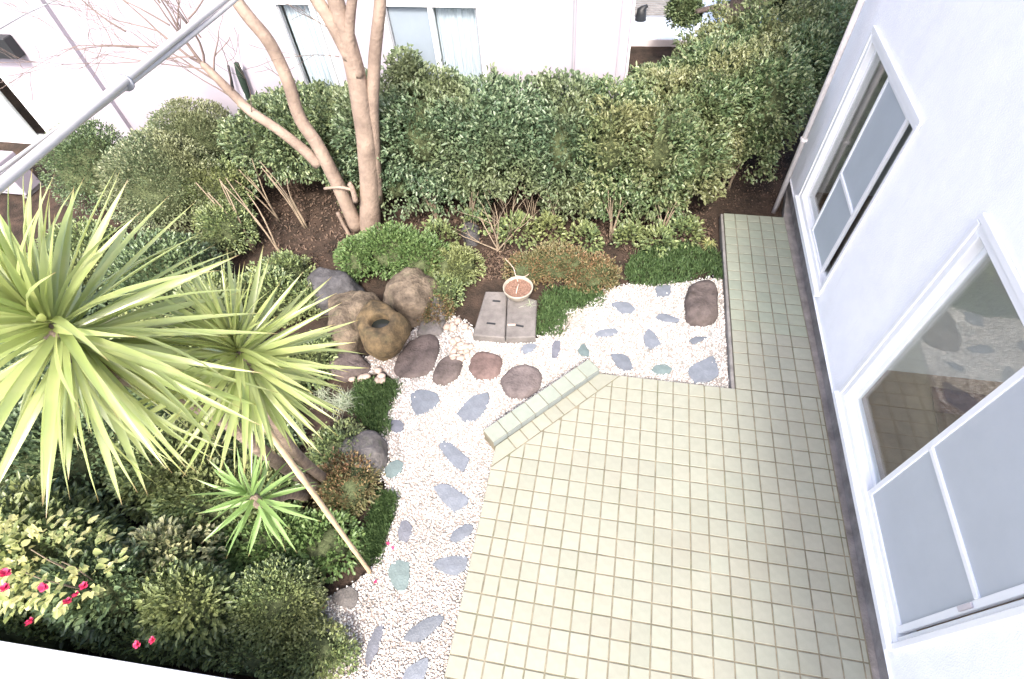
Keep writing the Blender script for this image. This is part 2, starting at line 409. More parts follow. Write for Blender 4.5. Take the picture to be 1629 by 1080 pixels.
# raised kerb of tiles along the cut corner
kerb = empty('tiled_kerb', (D1.x, D1.y, 0)); tag(kerb, 'low raised kerb of pale green tiles along the cut corner of the terrace', 'kerb')
KH, KW = .078, .17
def dpt(s, t): q = D1 + du * s + dn * t; return (q.x, q.y)
under(slab('kerb_body', [dpt(-.01, .004), dpt(L + .005, .004), dpt(L + .005, KW - .004), dpt(-.01, KW - .004)], -.3, KH - .007, M['grout']), kerb)
nk = 8
for k in range(nk):
    s0, s1 = -.01 + (L + .015) * k / nk, -.01 + (L + .015) * (k + 1) / nk
    V, F = tile_mesh(inset([dpt(s0, 0), dpt(s1, 0), dpt(s1, KW), dpt(s0, KW)], GAP * .8), KH - .012, KH)
    under(mesh_obj('tile', V, F, M['tile_green']), kerb)
    g = .004                                # the riser tile faces the terrace
    a0, a1, b0_, b1_ = dpt(s0 + g, -.004), dpt(s1 - g, -.004), dpt(s0 + g, .008), dpt(s1 - g, .008)
    z0, z1 = .002, KH - .012
    V = [(*a0, z0), (*a1, z0), (*b1_, z0), (*b0_, z0), (*a0, z1), (*a1, z1), (*b1_, z1), (*b0_, z1)]
    F = [(0, 3, 2, 1), (4, 5, 6, 7), (0, 1, 5, 4), (1, 2, 6, 5), (2, 3, 7, 6), (3, 0, 4, 7)]
    under(mesh_obj('riser_tile', V, F, M['riser']), kerb)

# narrow tiled path along the house
path = structure(empty('tiled_path'))
PX = [1.2, 1.35, 1.5, 1.65, 1.8, 1.99]
slab('slab', [(1.203, .004), (1.995, .004), (1.945, 2.69), (1.215, 2.69)], -.35, -.006, M['grout'], path)
for j in range(18):
    y0, y1 = TW * j, min(2.69, TW * (j + 1) - (.01 if j == 17 else 0))
    for i in range(5):
        k0, k1 = y0 / 2.69, y1 / 2.69
        xr = lambda x, k: x + (-.042 * k if x > 1.9 else .012 * k if x < 1.25 else 0)
        put_tile([(xr(PX[i], k0), y0), (xr(PX[i + 1], k0), y0), (xr(PX[i + 1], k1), y1), (xr(PX[i], k1), y1)], path, M['tile_path'] if y0 > .6 else M['tile'])  # tiles with the painted shade tint take over further along
edge = slab('edging', [(1.165, .0), (1.2, .0), (1.212, 2.69), (1.18, 2.69)], -.3, -.015, M['concrete'], path)
bevel(edge, .006)

# ---------------------------------------------------------------- house with the two big windows
house = empty('house', (2.05, 0, 0)); tag(house, 'white rendered house with two white framed sliding windows beside the tiled terrace', 'house')
HX, HT = 2.05, .16
W1 = (1.16, 2.735, .28, 2.13); W2 = (-2.15, -.125, .27, 2.235)
H_TOP = 5.0; H_Y0, H_Y1 = -9.0, 3.42
pan = [(HX, HX + HT, W2[1], W1[0], .12, 2.35), (HX, HX + HT, H_Y0, W2[0], .12, 2.35), (HX, HX + HT, W1[1], H_Y1, .12, 2.35),
       (HX, HX + HT, H_Y0, H_Y1, 2.35, H_TOP), (HX, HX + HT, W2[0], W2[1], W2[3], 2.35), (HX, HX + HT, W1[0], W1[1], W1[3], 2.35),
       (HX, HX + HT, W2[0], W2[1], .12, W2[2]), (HX, HX + HT, W1[0], W1[1], .12, W1[2])]
def wall_panel(y0, y1, z0, z1): return (HX, HX + HT, y0, y1, z0, z1)
# one sheet with two openings, built from a grid of joined quads so no seam shows
def wall_with_openings(name, m, parent):
    ys = sorted({H_Y0, W2[0], W2[1], W1[0], W1[1], H_Y1}); zs = sorted({.13, W2[2], W1[2], W1[3], W2[3], H_TOP})
    V, F, idx = [], [], {}
    def vid(x, y, z):
        k = (x, y, z)
        if k not in idx: idx[k] = len(V); V.append(k)
        return idx[k]
    def solid(i, j):
        if i < 0 or j < 0 or i >= len(ys) - 1 or j >= len(zs) - 1: return False
        yc, zc = (ys[i] + ys[i + 1]) / 2, (zs[j] + zs[j + 1]) / 2
        for w_ in (W1, W2):
            if w_[0] < yc < w_[1] and w_[2] < zc < w_[3]: return False
        return True
    xa, xb = HX, HX + HT
    for i in range(len(ys) - 1):
        for j in range(len(zs) - 1):
            if not solid(i, j): continue
            y0, y1, z0, z1 = ys[i], ys[i + 1], zs[j], zs[j + 1]
            F.append((vid(xa, y0, z0), vid(xa, y0, z1), vid(xa, y1, z1), vid(xa, y1, z0)))
            F.append((vid(xb, y0, z0), vid(xb, y1, z0), vid(xb, y1, z1), vid(xb, y0, z1)))
            for di, dj, q in ((-1, 0, ((xa, y0, z0), (xb, y0, z0), (xb, y0, z1), (xa, y0, z1))), (1, 0, ((xa, y1, z0), (xa, y1, z1), (xb, y1, z1), (xb, y1, z0))),
                              (0, -1, ((xa, y0, z0), (xa, y1, z0), (xb, y1, z0), (xb, y0, z0))), (0, 1, ((xa, y0, z1), (xb, y0, z1), (xb, y1, z1), (xa, y1, z1)))):
                if not solid(i + di, j + dj): F.append(tuple(vid(*p) for p in q))
    return mesh_obj(name, V, F, m)
under(wall_with_openings('wall', M['wall'], house), house)
V, F = boxes([(HX + HT, 5.4, H_Y1 - HT, H_Y1, .13, H_TOP), (5.4, 5.55, H_Y0, -2.7, .13, H_TOP), (5.4, 5.55, .3, H_Y1, .13, H_TOP), (5.4, 5.55, -2.7, .3, 2.4, H_TOP), (HX + HT, 5.4, H_Y0, H_Y0 + HT, .13, H_TOP)])  # unseen opening in the far wall, added to let daylight into the room
under(mesh_obj('side_wall', V, F, M['wall']), house)
V, F = box(HX - .02, 5.6, H_Y0 - .05, H_Y1 + .03, H_TOP, H_TOP + .12)
under(mesh_obj('roof', V, F, M['plaster_grey']), house)
V, F = boxes([(HX + .004, HX + HT, H_Y0, H_Y1 - .01, -.35, .13)])
under(mesh_obj('foundation', V, F, M['skirt']), house)
V, F = [(1.995, -4.05, -.3), (HX + .004, -4.05, -.3), (HX + .004, 3.3, -.3), (1.945, 2.69, -.3), (1.995, 0, -.3)], []
V = V + [(a, b, -.02) for a, b, _ in V]
F = [(5, 6, 7, 8, 9), (0, 1, 6, 5), (1, 2, 7, 6), (2, 3, 8, 7), (3, 4, 9, 8), (4, 0, 5, 9)]
under(mesh_obj('gutter_strip', V, F, M['skirt']), house)

# room behind the windows
ROOMX = 5.2
V, F = box(HX + HT, ROOMX, -2.9, 3.2, -.05, .10); under(mesh_obj('room_floor', V, F, M['floor']), house)
V, F = boxes([(ROOMX, ROOMX + .1, .3, 3.2, .1, 2.5), (HX + HT + .01, ROOMX, -2.9, -2.8, .1, 2.5), (HX + HT + .01, ROOMX, 3.1, 3.2, .1, 2.5), (HX + HT + .01, ROOMX, .35, .45, .1, 2.5), (HX + HT + .01, ROOMX, -2.8, 3.1, 2.5, 2.55)])  # the room's far side stays open to the added daylight opening
under(mesh_obj('room_wall', V, F, M['room']), house)
rug = slab('rug', [(2.75, -1.5), (4.3, -1.65), (4.4, .1), (2.95, .2)], .102, .112, M['rug']); under(rug, house)

def window(wd, spec):
    y0, y1, z0, z1 = wd
    fw = .055
    fo = boxes([(HX - .014, HX + .09, y0, y1, z0, z0 + fw), (HX - .014, HX + .09, y0, y1, z1 - fw, z1),
                (HX - .006, HX + .09, y0, y0 + .03, z0 + fw, z1 - fw), (HX - .014, HX + .09, y1 - fw, y1, z0 + fw, z1 - fw)])
    wn = under(bevel(mesh_obj('window', *fo, M['alu']), .004), house)
    # outer trim standing proud of the wall
    V, F = boxes([(HX - .026, HX - .002, y0 - .045, y1 + .045, z1 + .002, z1 + .05), (HX - .06, HX - .002, y0 - .045, y1 + .045, z0 - .05, z0 - .002),
                  (HX - .026, HX - .002, y1 + .002, y1 + .045, z0, z1), (HX - .026, HX - .002, y0 - .045, y0 - .002, z0, z1)])
    o = bevel(mesh_obj('trim', V, F, M['alu']), .004); o.parent = wn
    for nm, b, mm in spec:
        V, F = box(*b); o = mesh_obj(nm, V, F, mm); o.parent = wn
        if nm in ('sash', 'glazing_bar', 'rail'): bevel(o, .003)
    return wn
def sash_spec(y0, y1, z0, z1, x, m, bar=None, wd=.045):
    s = [('sash', (x, x + .035, y0, y0 + wd, z0, z1), M['alu']), ('sash', (x, x + .035, y1 - wd, y1, z0, z1), M['alu']),
         ('rail', (x, x + .035, y0 + wd, y1 - wd, z0, z0 + wd), M['alu']), ('rail', (x, x + .035, y0 + wd, y1 - wd, z1 - wd, z1), M['alu']),
         ('pane', (x + .012, x + .02, y0 + wd, y1 - wd, z0 + wd, z1 - wd), m)]
    if bar: s.append(('glazing_bar', (x - .004, x + .03, y0 + wd, y1 - wd, bar - .018, bar + .018), M['alu']))
    return s
fw = .055
s2 = sash_spec(-1.12, W2[1] - fw, W2[2] + fw, W2[3] - fw, HX + .06, M['glass']) + sash_spec(W2[0] + fw, -1.07, W2[2] + fw, W2[3] - fw, HX + .005, M['frost'], 1.18)
s2.append(('rail_groove', (HX + .0, HX + .004, -1.05, W2[1] - fw - .01, W2[3] - fw - .012, W2[3] - fw - .002), M['groove']))
s2.append(('lock', (HX - .010, HX + .002, W2[0] + fw + .008, W2[0] + fw + .035, 1.02, 1.14), M['plaster_grey']))
window(W2, s2)
s1 = sash_spec(2.02, W1[1] - fw, W1[2] + fw, W1[3] - fw, HX + .046, M['glass'], None, .035) + sash_spec(1.37, 2.06, W1[2] + fw, W1[3] - fw, HX + .004, M['net'], 1.09, .035) \
   + sash_spec(W1[0] + .03, 1.98, W1[2] + fw, W1[3] - fw, HX + .044, M['glass'], None, .012)
window(W1, s1)
# ledge under the windows
V, F = box(HX - .018, HX - .001, -2.6, 3.3, .132, .15)
under(bevel(mesh_obj('drip_edge', V, F, M['wall']), .004), house)

# corner drain pipe
pb = (1.885, 2.93)
V, F = tubes([([(pb[0], pb[1], -.12), (pb[0], pb[1], H_TOP)], [.03, .03])], 12)
pipe = under(mesh_obj('drain_pipe', V, F, M['pipe'], smooth=True), house)
V, F = boxes([(pb[0] - .034, pb[0] + .034, pb[1] - .034, pb[1] + .034, z, z + .03) for z in (.9, 2.4, 3.9)])
o = mesh_obj('pipe_clip', V, F, M['pipe']); under(o, house); o.parent = pipe; o.location = (0, 0, 0)

# lower wing under the photographer with its white parapet
def wing():
    z1 = .9
    p, q0 = Vector((-3.683, -3.186)), Vector((-2.1, -3.125))      # the front edge of the white parapet
    e = (q0 - p).normalized(); a = p + e * ((-8.0 - p.x) / e.x); b = p + e * ((-1.9 - p.x) / e.x)
    n = Vector((-(b - a).y, (b - a).x)).normalized()
    def q(p, t): r = p - n * t; return (r.x, r.y)
    o = under(slab('wing_wall', [q(a, .01), q(b, .01), q(b, 4), q(a, 4)], -.3, .6, M['wall']), house)
    o = under(bevel(slab('parapet', [q(a, 0), q(b, 0), q(b, .6), q(a, .6)], .6, z1, M['wall']), .012, 2), house)
wing()

# ---------------------------------------------------------------- neighbour's house
NY = 3.5
nh = empty('neighbour_house', (-5, NY, -.1)); tag(nh, 'white house beyond the hedge with curtained sliding windows', 'house')
NTOP = 5.5
XC = -7.808; XE = -0.374
NW = [(-4.554, -3.928), (-3.161, -1.933)]
NZ0, NZ1 = .15, 2.045
pb_ = [(XC, NW[0][0]), (NW[0][1], NW[1][0]), (NW[1][1], XE)]
V, F = boxes([(a, b, NY, NY + .15, -.3, NZ1) for a, b in pb_] + [(XC, XE, NY, NY + .15, NZ1, NTOP)] + [(a, b, NY, NY + .15, -.3, NZ0) for a, b in NW])
under(mesh_obj('wall', V, F, M['wall2']), nh)
# projecting bay on the left
AY = 3.43
AWX1 = -9.345; AZ0 = -0.082
V, F = boxes([(-16, AWX1 - 1.9, AY, AY + .2, -.3, NTOP), (AWX1, XC + .02, AY, AY + .2, -.3, NTOP), (AWX1 - 1.9, AWX1, AY, AY + .2, 2.0, NTOP), (AWX1 - 1.9, AWX1, AY, AY + .2, -.3, AZ0)])
under(mesh_obj('bay_wall', V, F, M['wall2']), nh)
V, F = box(-16, XC + .03, AY - .05, AY - .002, -.3, AZ0 - .01); under(mesh_obj('plinth', V, F, M['plaster_grey']), nh)
# east end: return face and corner pilaster
V, F = boxes([(XE + .002, XE + .15, NY + .02, 4.6, -.3, NTOP), (XE + .002, XE + .15, 5.6, 9, -.3, NTOP), (XE + .002, XE + .15, 4.6, 5.6, -.3, .5), (XE + .002, XE + .15, 4.6, 5.6, 2.1, NTOP)])
under(mesh_obj('end_wall', V, F, M['wall2']), nh)
V, F = box(-0.835, XE + .04, NY - .03, NY - .002, -.3, NTOP); under(bevel(mesh_obj('pilaster', V, F, M['wall2']), .01), nh)
V, F = box(-0.858 - .012, -0.858, NY - .02, NY - .002, -.3, NTOP); under(mesh_obj('joint_strip', V, F, M['groove']), nh)
V, F = box(-16, XE + .2, NY - .3, 12, NTOP, NTOP + .25); under(mesh_obj('roof', V, F, M['plaster_grey']), nh)
def curtain_mesh(x0, x1, z0, z1, y):
    n = 60; V, F = [], []
    for i in range(n + 1):
        x = x0 + (x1 - x0) * i / n; yy = y + .010 * math.sin(i * 1.15) + .010 * math.sin(i * .47 + 1)
        V += [(x, yy, z0), (x, yy, z1)]
    for i in range(n): F.append((2 * i, 2 * i + 2, 2 * i + 3, 2 * i + 1))
    return V, F
def nwin(x0, x1, z0, z1, y, split, left_m, right_m, curt):
    V, F = boxes([(x0, x1, y - .03, y + .1, z0, z0 + .05), (x0, x1, y - .03, y + .1, z1 - .05, z1), (x0, x0 + .05, y - .03, y + .1, z0 + .05, z1 - .05), (x1 - .05, x1, y - .03, y + .1, z0 + .05, z1 - .05),
                  (split - .03, split + .03, y - .01, y + .06, z0 + .05, z1 - .05)])
    wn = under(bevel(mesh_obj('window', V, F, M['alu']), .004), nh)
    for a in (x0 + .05, x1 - .075):
        V, F = box(a, a + .025, y, y + .03, z0 + .05, z1 - .05); o = mesh_obj('seal', V, F, M['groove']); o.parent = wn
    for a, b, mm, yo in ((x0 + .075, split - .03, left_m, .035), (split + .03, x1 - .075, right_m, .02)):
        V, F = box(a, b, y + yo, y + yo + .008, z0 + .05, z1 - .05); o = mesh_obj('pane', V, F, mm); o.parent = wn
    for a, b in curt:
        o = mesh_obj('curtain', *curtain_mesh(a, b, z0 + .06, z1 - .06, y + .085), M['curtain'], smooth=True); o.parent = wn
    return wn
sp1 = -2.549
nwin(NW[1][0], NW[1][1], NZ0, NZ1, NY, sp1, M['far_pane'], M['glass'], [(sp1 + .03, NW[1][1] - .08)])
sp0 = -4.047
nwin(NW[0][0], NW[0][1], NZ0, NZ1, NY, sp0, M['glass'], M['far_pane'], [(NW[0][0] + .08, sp0 - .03)])
nwin(AWX1 - 1.9, AWX1, AZ0, 2.0, AY, AWX1 - .42, M['glass'], M['glass'], [(AWX1 - 1.8, AWX1 - .5)])
V, F = box(XE + .04, XE + .08, 4.62, 5.58, .5, 2.1); under(mesh_obj('side_window', V, F, M['curtain']), nh)
V, F = boxes([(XE + .152, XE + .18, 4.55, 4.62, .45, 2.15), (XE + .152, XE + .18, 5.58, 5.65, .45, 2.15), (XE + .152, XE + .18, 4.62, 5.58, 2.1, 2.15), (XE + .152, XE + .18, 4.62, 5.58, .45, .5)]); under(mesh_obj('side_window_frame', V, F, M['alu']), nh)
# dark interior so the panes do not look through to the sky
V, F = boxes([(-15.5, XE - .1, 5.4, 5.5, -.2, 2.6), (-15.5, XE - .1, NY + .16, 5.4, 2.6, 2.7), (-15.5, XE - .1, NY + .16, 5.4, -.3, -.2)])
under(mesh_obj('room', V, F, M['room']), nh)
# lamp hood on the bay wall
hx, hy, hz = (-9.05, 3.43, 1.315)
V, F = box(hx - .5, -8.648, AY - .16, AY - .002, hz, 1.583)
o = under(bevel(mesh_obj('window_hood', V, F, M['black']), .01), nh)

# step unit below the bay window
ux, uy, uz = (-9.2, 2.206, -0.1)
unit = empty('air_conditioner', (ux, uy, -.12)); tag(unit, 'white outdoor air conditioning unit below the left window of the neighbouring house', 'air conditioner')
V, F = box(-.42, .42, -.16, .16, .05, .58); o = bevel(mesh_obj('casing', V, F, M['wall2'], unit), .015, 2)
V, F = boxes([(-.4, -.34, -.17, .17, 0, .05), (.34, .4, -.17, .17, 0, .05)]); mesh_obj('foot', V, F, M['concrete'], unit)
V, F = boxes([(-.36, .12, -.175, -.162, .1 + .045 * i, .115 + .045 * i) for i in range(10)]); mesh_obj('grille', V, F, M['groove'], unit)

# ---------------------------------------------------------------- porch of the next house
porch = structure(empty('porch'))
p0 = (-0.249, 7.519, 0.0); 
slab('slab', [(-1.2, p0[1]), (2.6, p0[1]), (2.6, 12.5), (-1.2, 12.5)], -.3, .0, M['plaster_grey'], porch)
pm = None
for j in range(20):
    for i in range(15):
        V, F = tile_mesh([(-.118, -.118), (.118, -.118), (.118, .118), (-.118, .118)], -.004, .006)
        if pm is None:
            pm = bpy.data.meshes.new('porch_tile'); pm.from_pydata(V, [], F); pm.materials.append(M['porch'])
        o = bpy.data.objects.new('porch_tile', pm); C.objects.link(o); o.parent = porch
        o.location = (-1.05 + .25 * i, p0[1] + .135 + .25 * j, .0)
grate = (0.108, 8.923, 0.0)
mt = empty('door_mat', (grate[0], grate[1], .008)); tag(mt, 'dark grey mat lying on the pale blue porch tiles', 'mat')
V, F = box(-.42, .42, -.45, .45, 0, .02); mesh_obj('mat_base', V, F, M['groove'], mt)
V, F = boxes([(-.38, .38, -.42 + .1 * i, -.36 + .1 * i, .02, .028) for i in range(9)]); mesh_obj('rib', V, F, M['concrete'], mt)
fx = (-0.065, 8.335, 0.0)
V, F = tubes([([(0, 0, 0), (0, 0, .18), (.02, 0, .2), (.1, .02, .24)], [.11, .09, .05, .03])], 10)
o = mesh_obj('watering_can', V, F, M['black'], smooth=True); o.location = (fx[0], fx[1], .006); tag(o, 'small black can standing on the pale blue porch tiles', 'watering can')

# ---------------------------------------------------------------- gravel
GP = [(-2.209, -3.259), (-2.207, -2.932), (-2.25, -2.719), (-2.131, -2.489), (-1.969, -2.34), (-1.855, -2.195), (-1.815, -1.951), (-1.796, -1.781), (-1.966, -1.452), (-2.106, -1.316), (-1.995, -1.234), (-2.191, -0.959), (-2.187, -0.595), (-2.194, -0.362), (-2.413, -0.231), (-2.724, -0.357), (-2.925, -0.304), (-2.566, 0.002), (-2.297, 0.306), (-2.076, 0.57), (-1.87, 0.645), (-1.61, 0.491), (-1.505, 0.351), (-0.878, 0.409), (-0.691, 0.569), (-0.643, 0.855), (-0.382, 0.967), (-0.174, 1.242), (0.095, 1.378), (0.386, 1.385), (0.761, 1.504), (1.195, 1.642), (1.231, 1.246), (1.231, -0.098), (-0.095, -0.29), (-0.281, -0.318), (-0.644, -0.659), (-0.886, -1.346), (-0.796, -3.09), (-1.447, -3.203)]
bed_o = slab('gravel_bed', GP, -.3, -.098, M['bed']); structure(bed_o)
KERB_POLY = [dpt(-.02, -.02), dpt(L + .01, -.02), dpt(L + .01, KW), dpt(-.02, KW)]
def pebbles():
    pitch = .0165
    xs = [p[0] for p in GP]; ys = [p[1] for p in GP]
    gx, gy = np.meshgrid(np.arange(min(xs), max(xs), pitch), np.arange(min(ys), max(ys), pitch * .88))
    gx = gx.ravel(); gy = gy.ravel()
    gx = gx + rng.uniform(-.5, .5, gx.shape) * pitch; gy = gy + rng.uniform(-.5, .5, gy.shape) * pitch
    ex = gx + rng.normal(0, .022, gx.shape); ey = gy + rng.normal(0, .022, gy.shape)      # ragged outer edge
    k = inside(GP, ex, ey) & ~inside(terr_poly, gx, gy) & ~inside(KERB_POLY, gx, gy) & (gx < 1.165) & (gy > -3.1)
    thin = [(-2.86, -0.377), (-2.581, 0.043), (-2.239, 0.36), (-2.003, 0.579), (-1.941, 0.088), (-2.227, -0.367), (-2.695, -0.434)]
    k &= ~(inside(thin, gx, gy) & (rng.random(gx.shape) < .55))
    bare = [(-0.681, 0.755), (-0.342, 0.924), (-0.385, 0.656), (-0.618, 0.552)]
    k &= ~(inside(bare, gx, gy) & (rng.random(gx.shape) < .75))
    k &= rng.random(gx.shape) > .05
    for p, _, _ in FL:                                  # pebbles lap only over the rims of the slabs
        c_ = (sum(q[0] for q in p) / len(p), sum(q[1] for q in p) / len(p))
        k &= ~(inside([(c_[0] + (q[0] - c_[0]) * .92, c_[1] + (q[1] - c_[1]) * .92) for q in p], gx, gy) & (rng.random(gx.shape) < .985))
    gx, gy = gx[k], gy[k]; n = len(gx)
    cube = np.array([(-1, -1, -1), (1, -1, -1), (1, 1, -1), (-1, 1, -1), (-1, -1, 1), (1, -1, 1), (1, 1, 1), (-1, 1, 1)], float) / math.sqrt(3)
    cf = np.array([(0, 3, 2, 1), (4, 5, 6, 7), (0, 1, 5, 4), (1, 2, 6, 5), (2, 3, 7, 6), (3, 0, 4, 7)])
    r = rng.uniform(.0058, .0122, n); a = rng.uniform(0, 6.28, n)
    sx = r * rng.uniform(.9, 1.45, n); sy = r; sz = r * rng.uniform(.6, .95, n)
    V = cube[None] * np.stack([sx, sy, sz], 1)[:, None, :]
    V = V * (1 + rng.uniform(-.22, .22, V.shape))
    tx = rng.uniform(-.5, .5, n)[:, None]
    V[..., 2] += V[..., 0] * tx
    ca, sa = np.cos(a)[:, None], np.sin(a)[:, None]
    X = V[..., 0] * ca - V[..., 1] * sa + gx[:, None]; Y = V[..., 0] * sa + V[..., 1] * ca + gy[:, None]
    Zz = V[..., 2] + (-.098 + sz * .7 + rng.uniform(0, .008, n))[:, None]
    V = np.stack([X, Y, Zz], -1).reshape(-1, 3)
    F = (cf[None] + (np.arange(n) * 8)[:, None, None]).reshape(-1, 4)
    o = np_mesh('gravel', V, F, M['pebble'], smooth=True); stuff(o); o['label'] = 'white and pinkish pebbles filling the bed round the terrace'; o['category'] = 'gravel'

# ---------------------------------------------------------------- flagstones
def smooth_outline(pts, n, rough=.0, seed=0, keep=False):
    P = [Vector(p) for p in pts]
    if area([tuple(p) for p in P]) < 0: P = P[::-1]
    per = [0]
    for i in range(len(P)): per.append(per[-1] + (P[(i + 1) % len(P)] - P[i]).length)
    out = []
    for k in range(n):
        s = per[-1] * k / n; i = max(j for j in range(len(P)) if per[j] <= s + 1e-9)
        t = (s - per[i]) / max(per[i + 1] - per[i], 1e-6)
        p0, p1, p2, p3 = P[i - 1], P[i], P[(i + 1) % len(P)], P[(i + 2) % len(P)]
        if keep: q = p1.lerp(p2, t)
        else: q = .5 * ((2 * p1) + (p2 - p0) * t + (2 * p0 - 5 * p1 + 4 * p2 - p3) * t * t + (3 * p1 - p0 - 3 * p2 + p3) * t ** 3)
        out.append(q)
    c = sum(out, Vector((0, 0))) / n
    size = max((q - c).length for q in out)
    return [tuple(c + (q - c) * (1 + rough * noise.noise(Vector(((q - c).x / size * 3 + seed, (q - c).y / size * 3, seed * 1.7))))) for q in out]
def flag(pts, m, label, seed, top=-.080):
    out = smooth_outline(pts, 22, .05, seed, keep=True)
    cx_ = sum(p[0] for p in out) / len(out); cy_ = sum(p[1] for p in out) / len(out)
    n = len(out); loc = [(p[0] - cx_, p[1] - cy_) for p in out]
    V = []
    for s, z in ((1.0, -.04), (1.0, -.008), (.955, .0), (.5, .003)):
        V += [(p[0] * s, p[1] * s, z + .003 * noise.noise(Vector((p[0] * 9 * s + seed, p[1] * 9 * s, z)))) for p in loc]
    V.append((0, 0, .003)); F = []
    for r_ in range(3):
        for i in range(n):
            j = (i + 1) % n; F.append((r_ * n + i, r_ * n + j, (r_ + 1) * n + j, (r_ + 1) * n + i))
    for i in range(n): F.append((3 * n + i, 3 * n + (i + 1) % n, 4 * n))
    o = mesh_obj('flagstone', V, F, m); o.location = (cx_, cy_, top); o.rotation_euler = (random.uniform(-.04, .04), random.uniform(-.04, .04), 0)
    tag(o, label, 'flagstone', 'slate flagstones set in the white gravel')
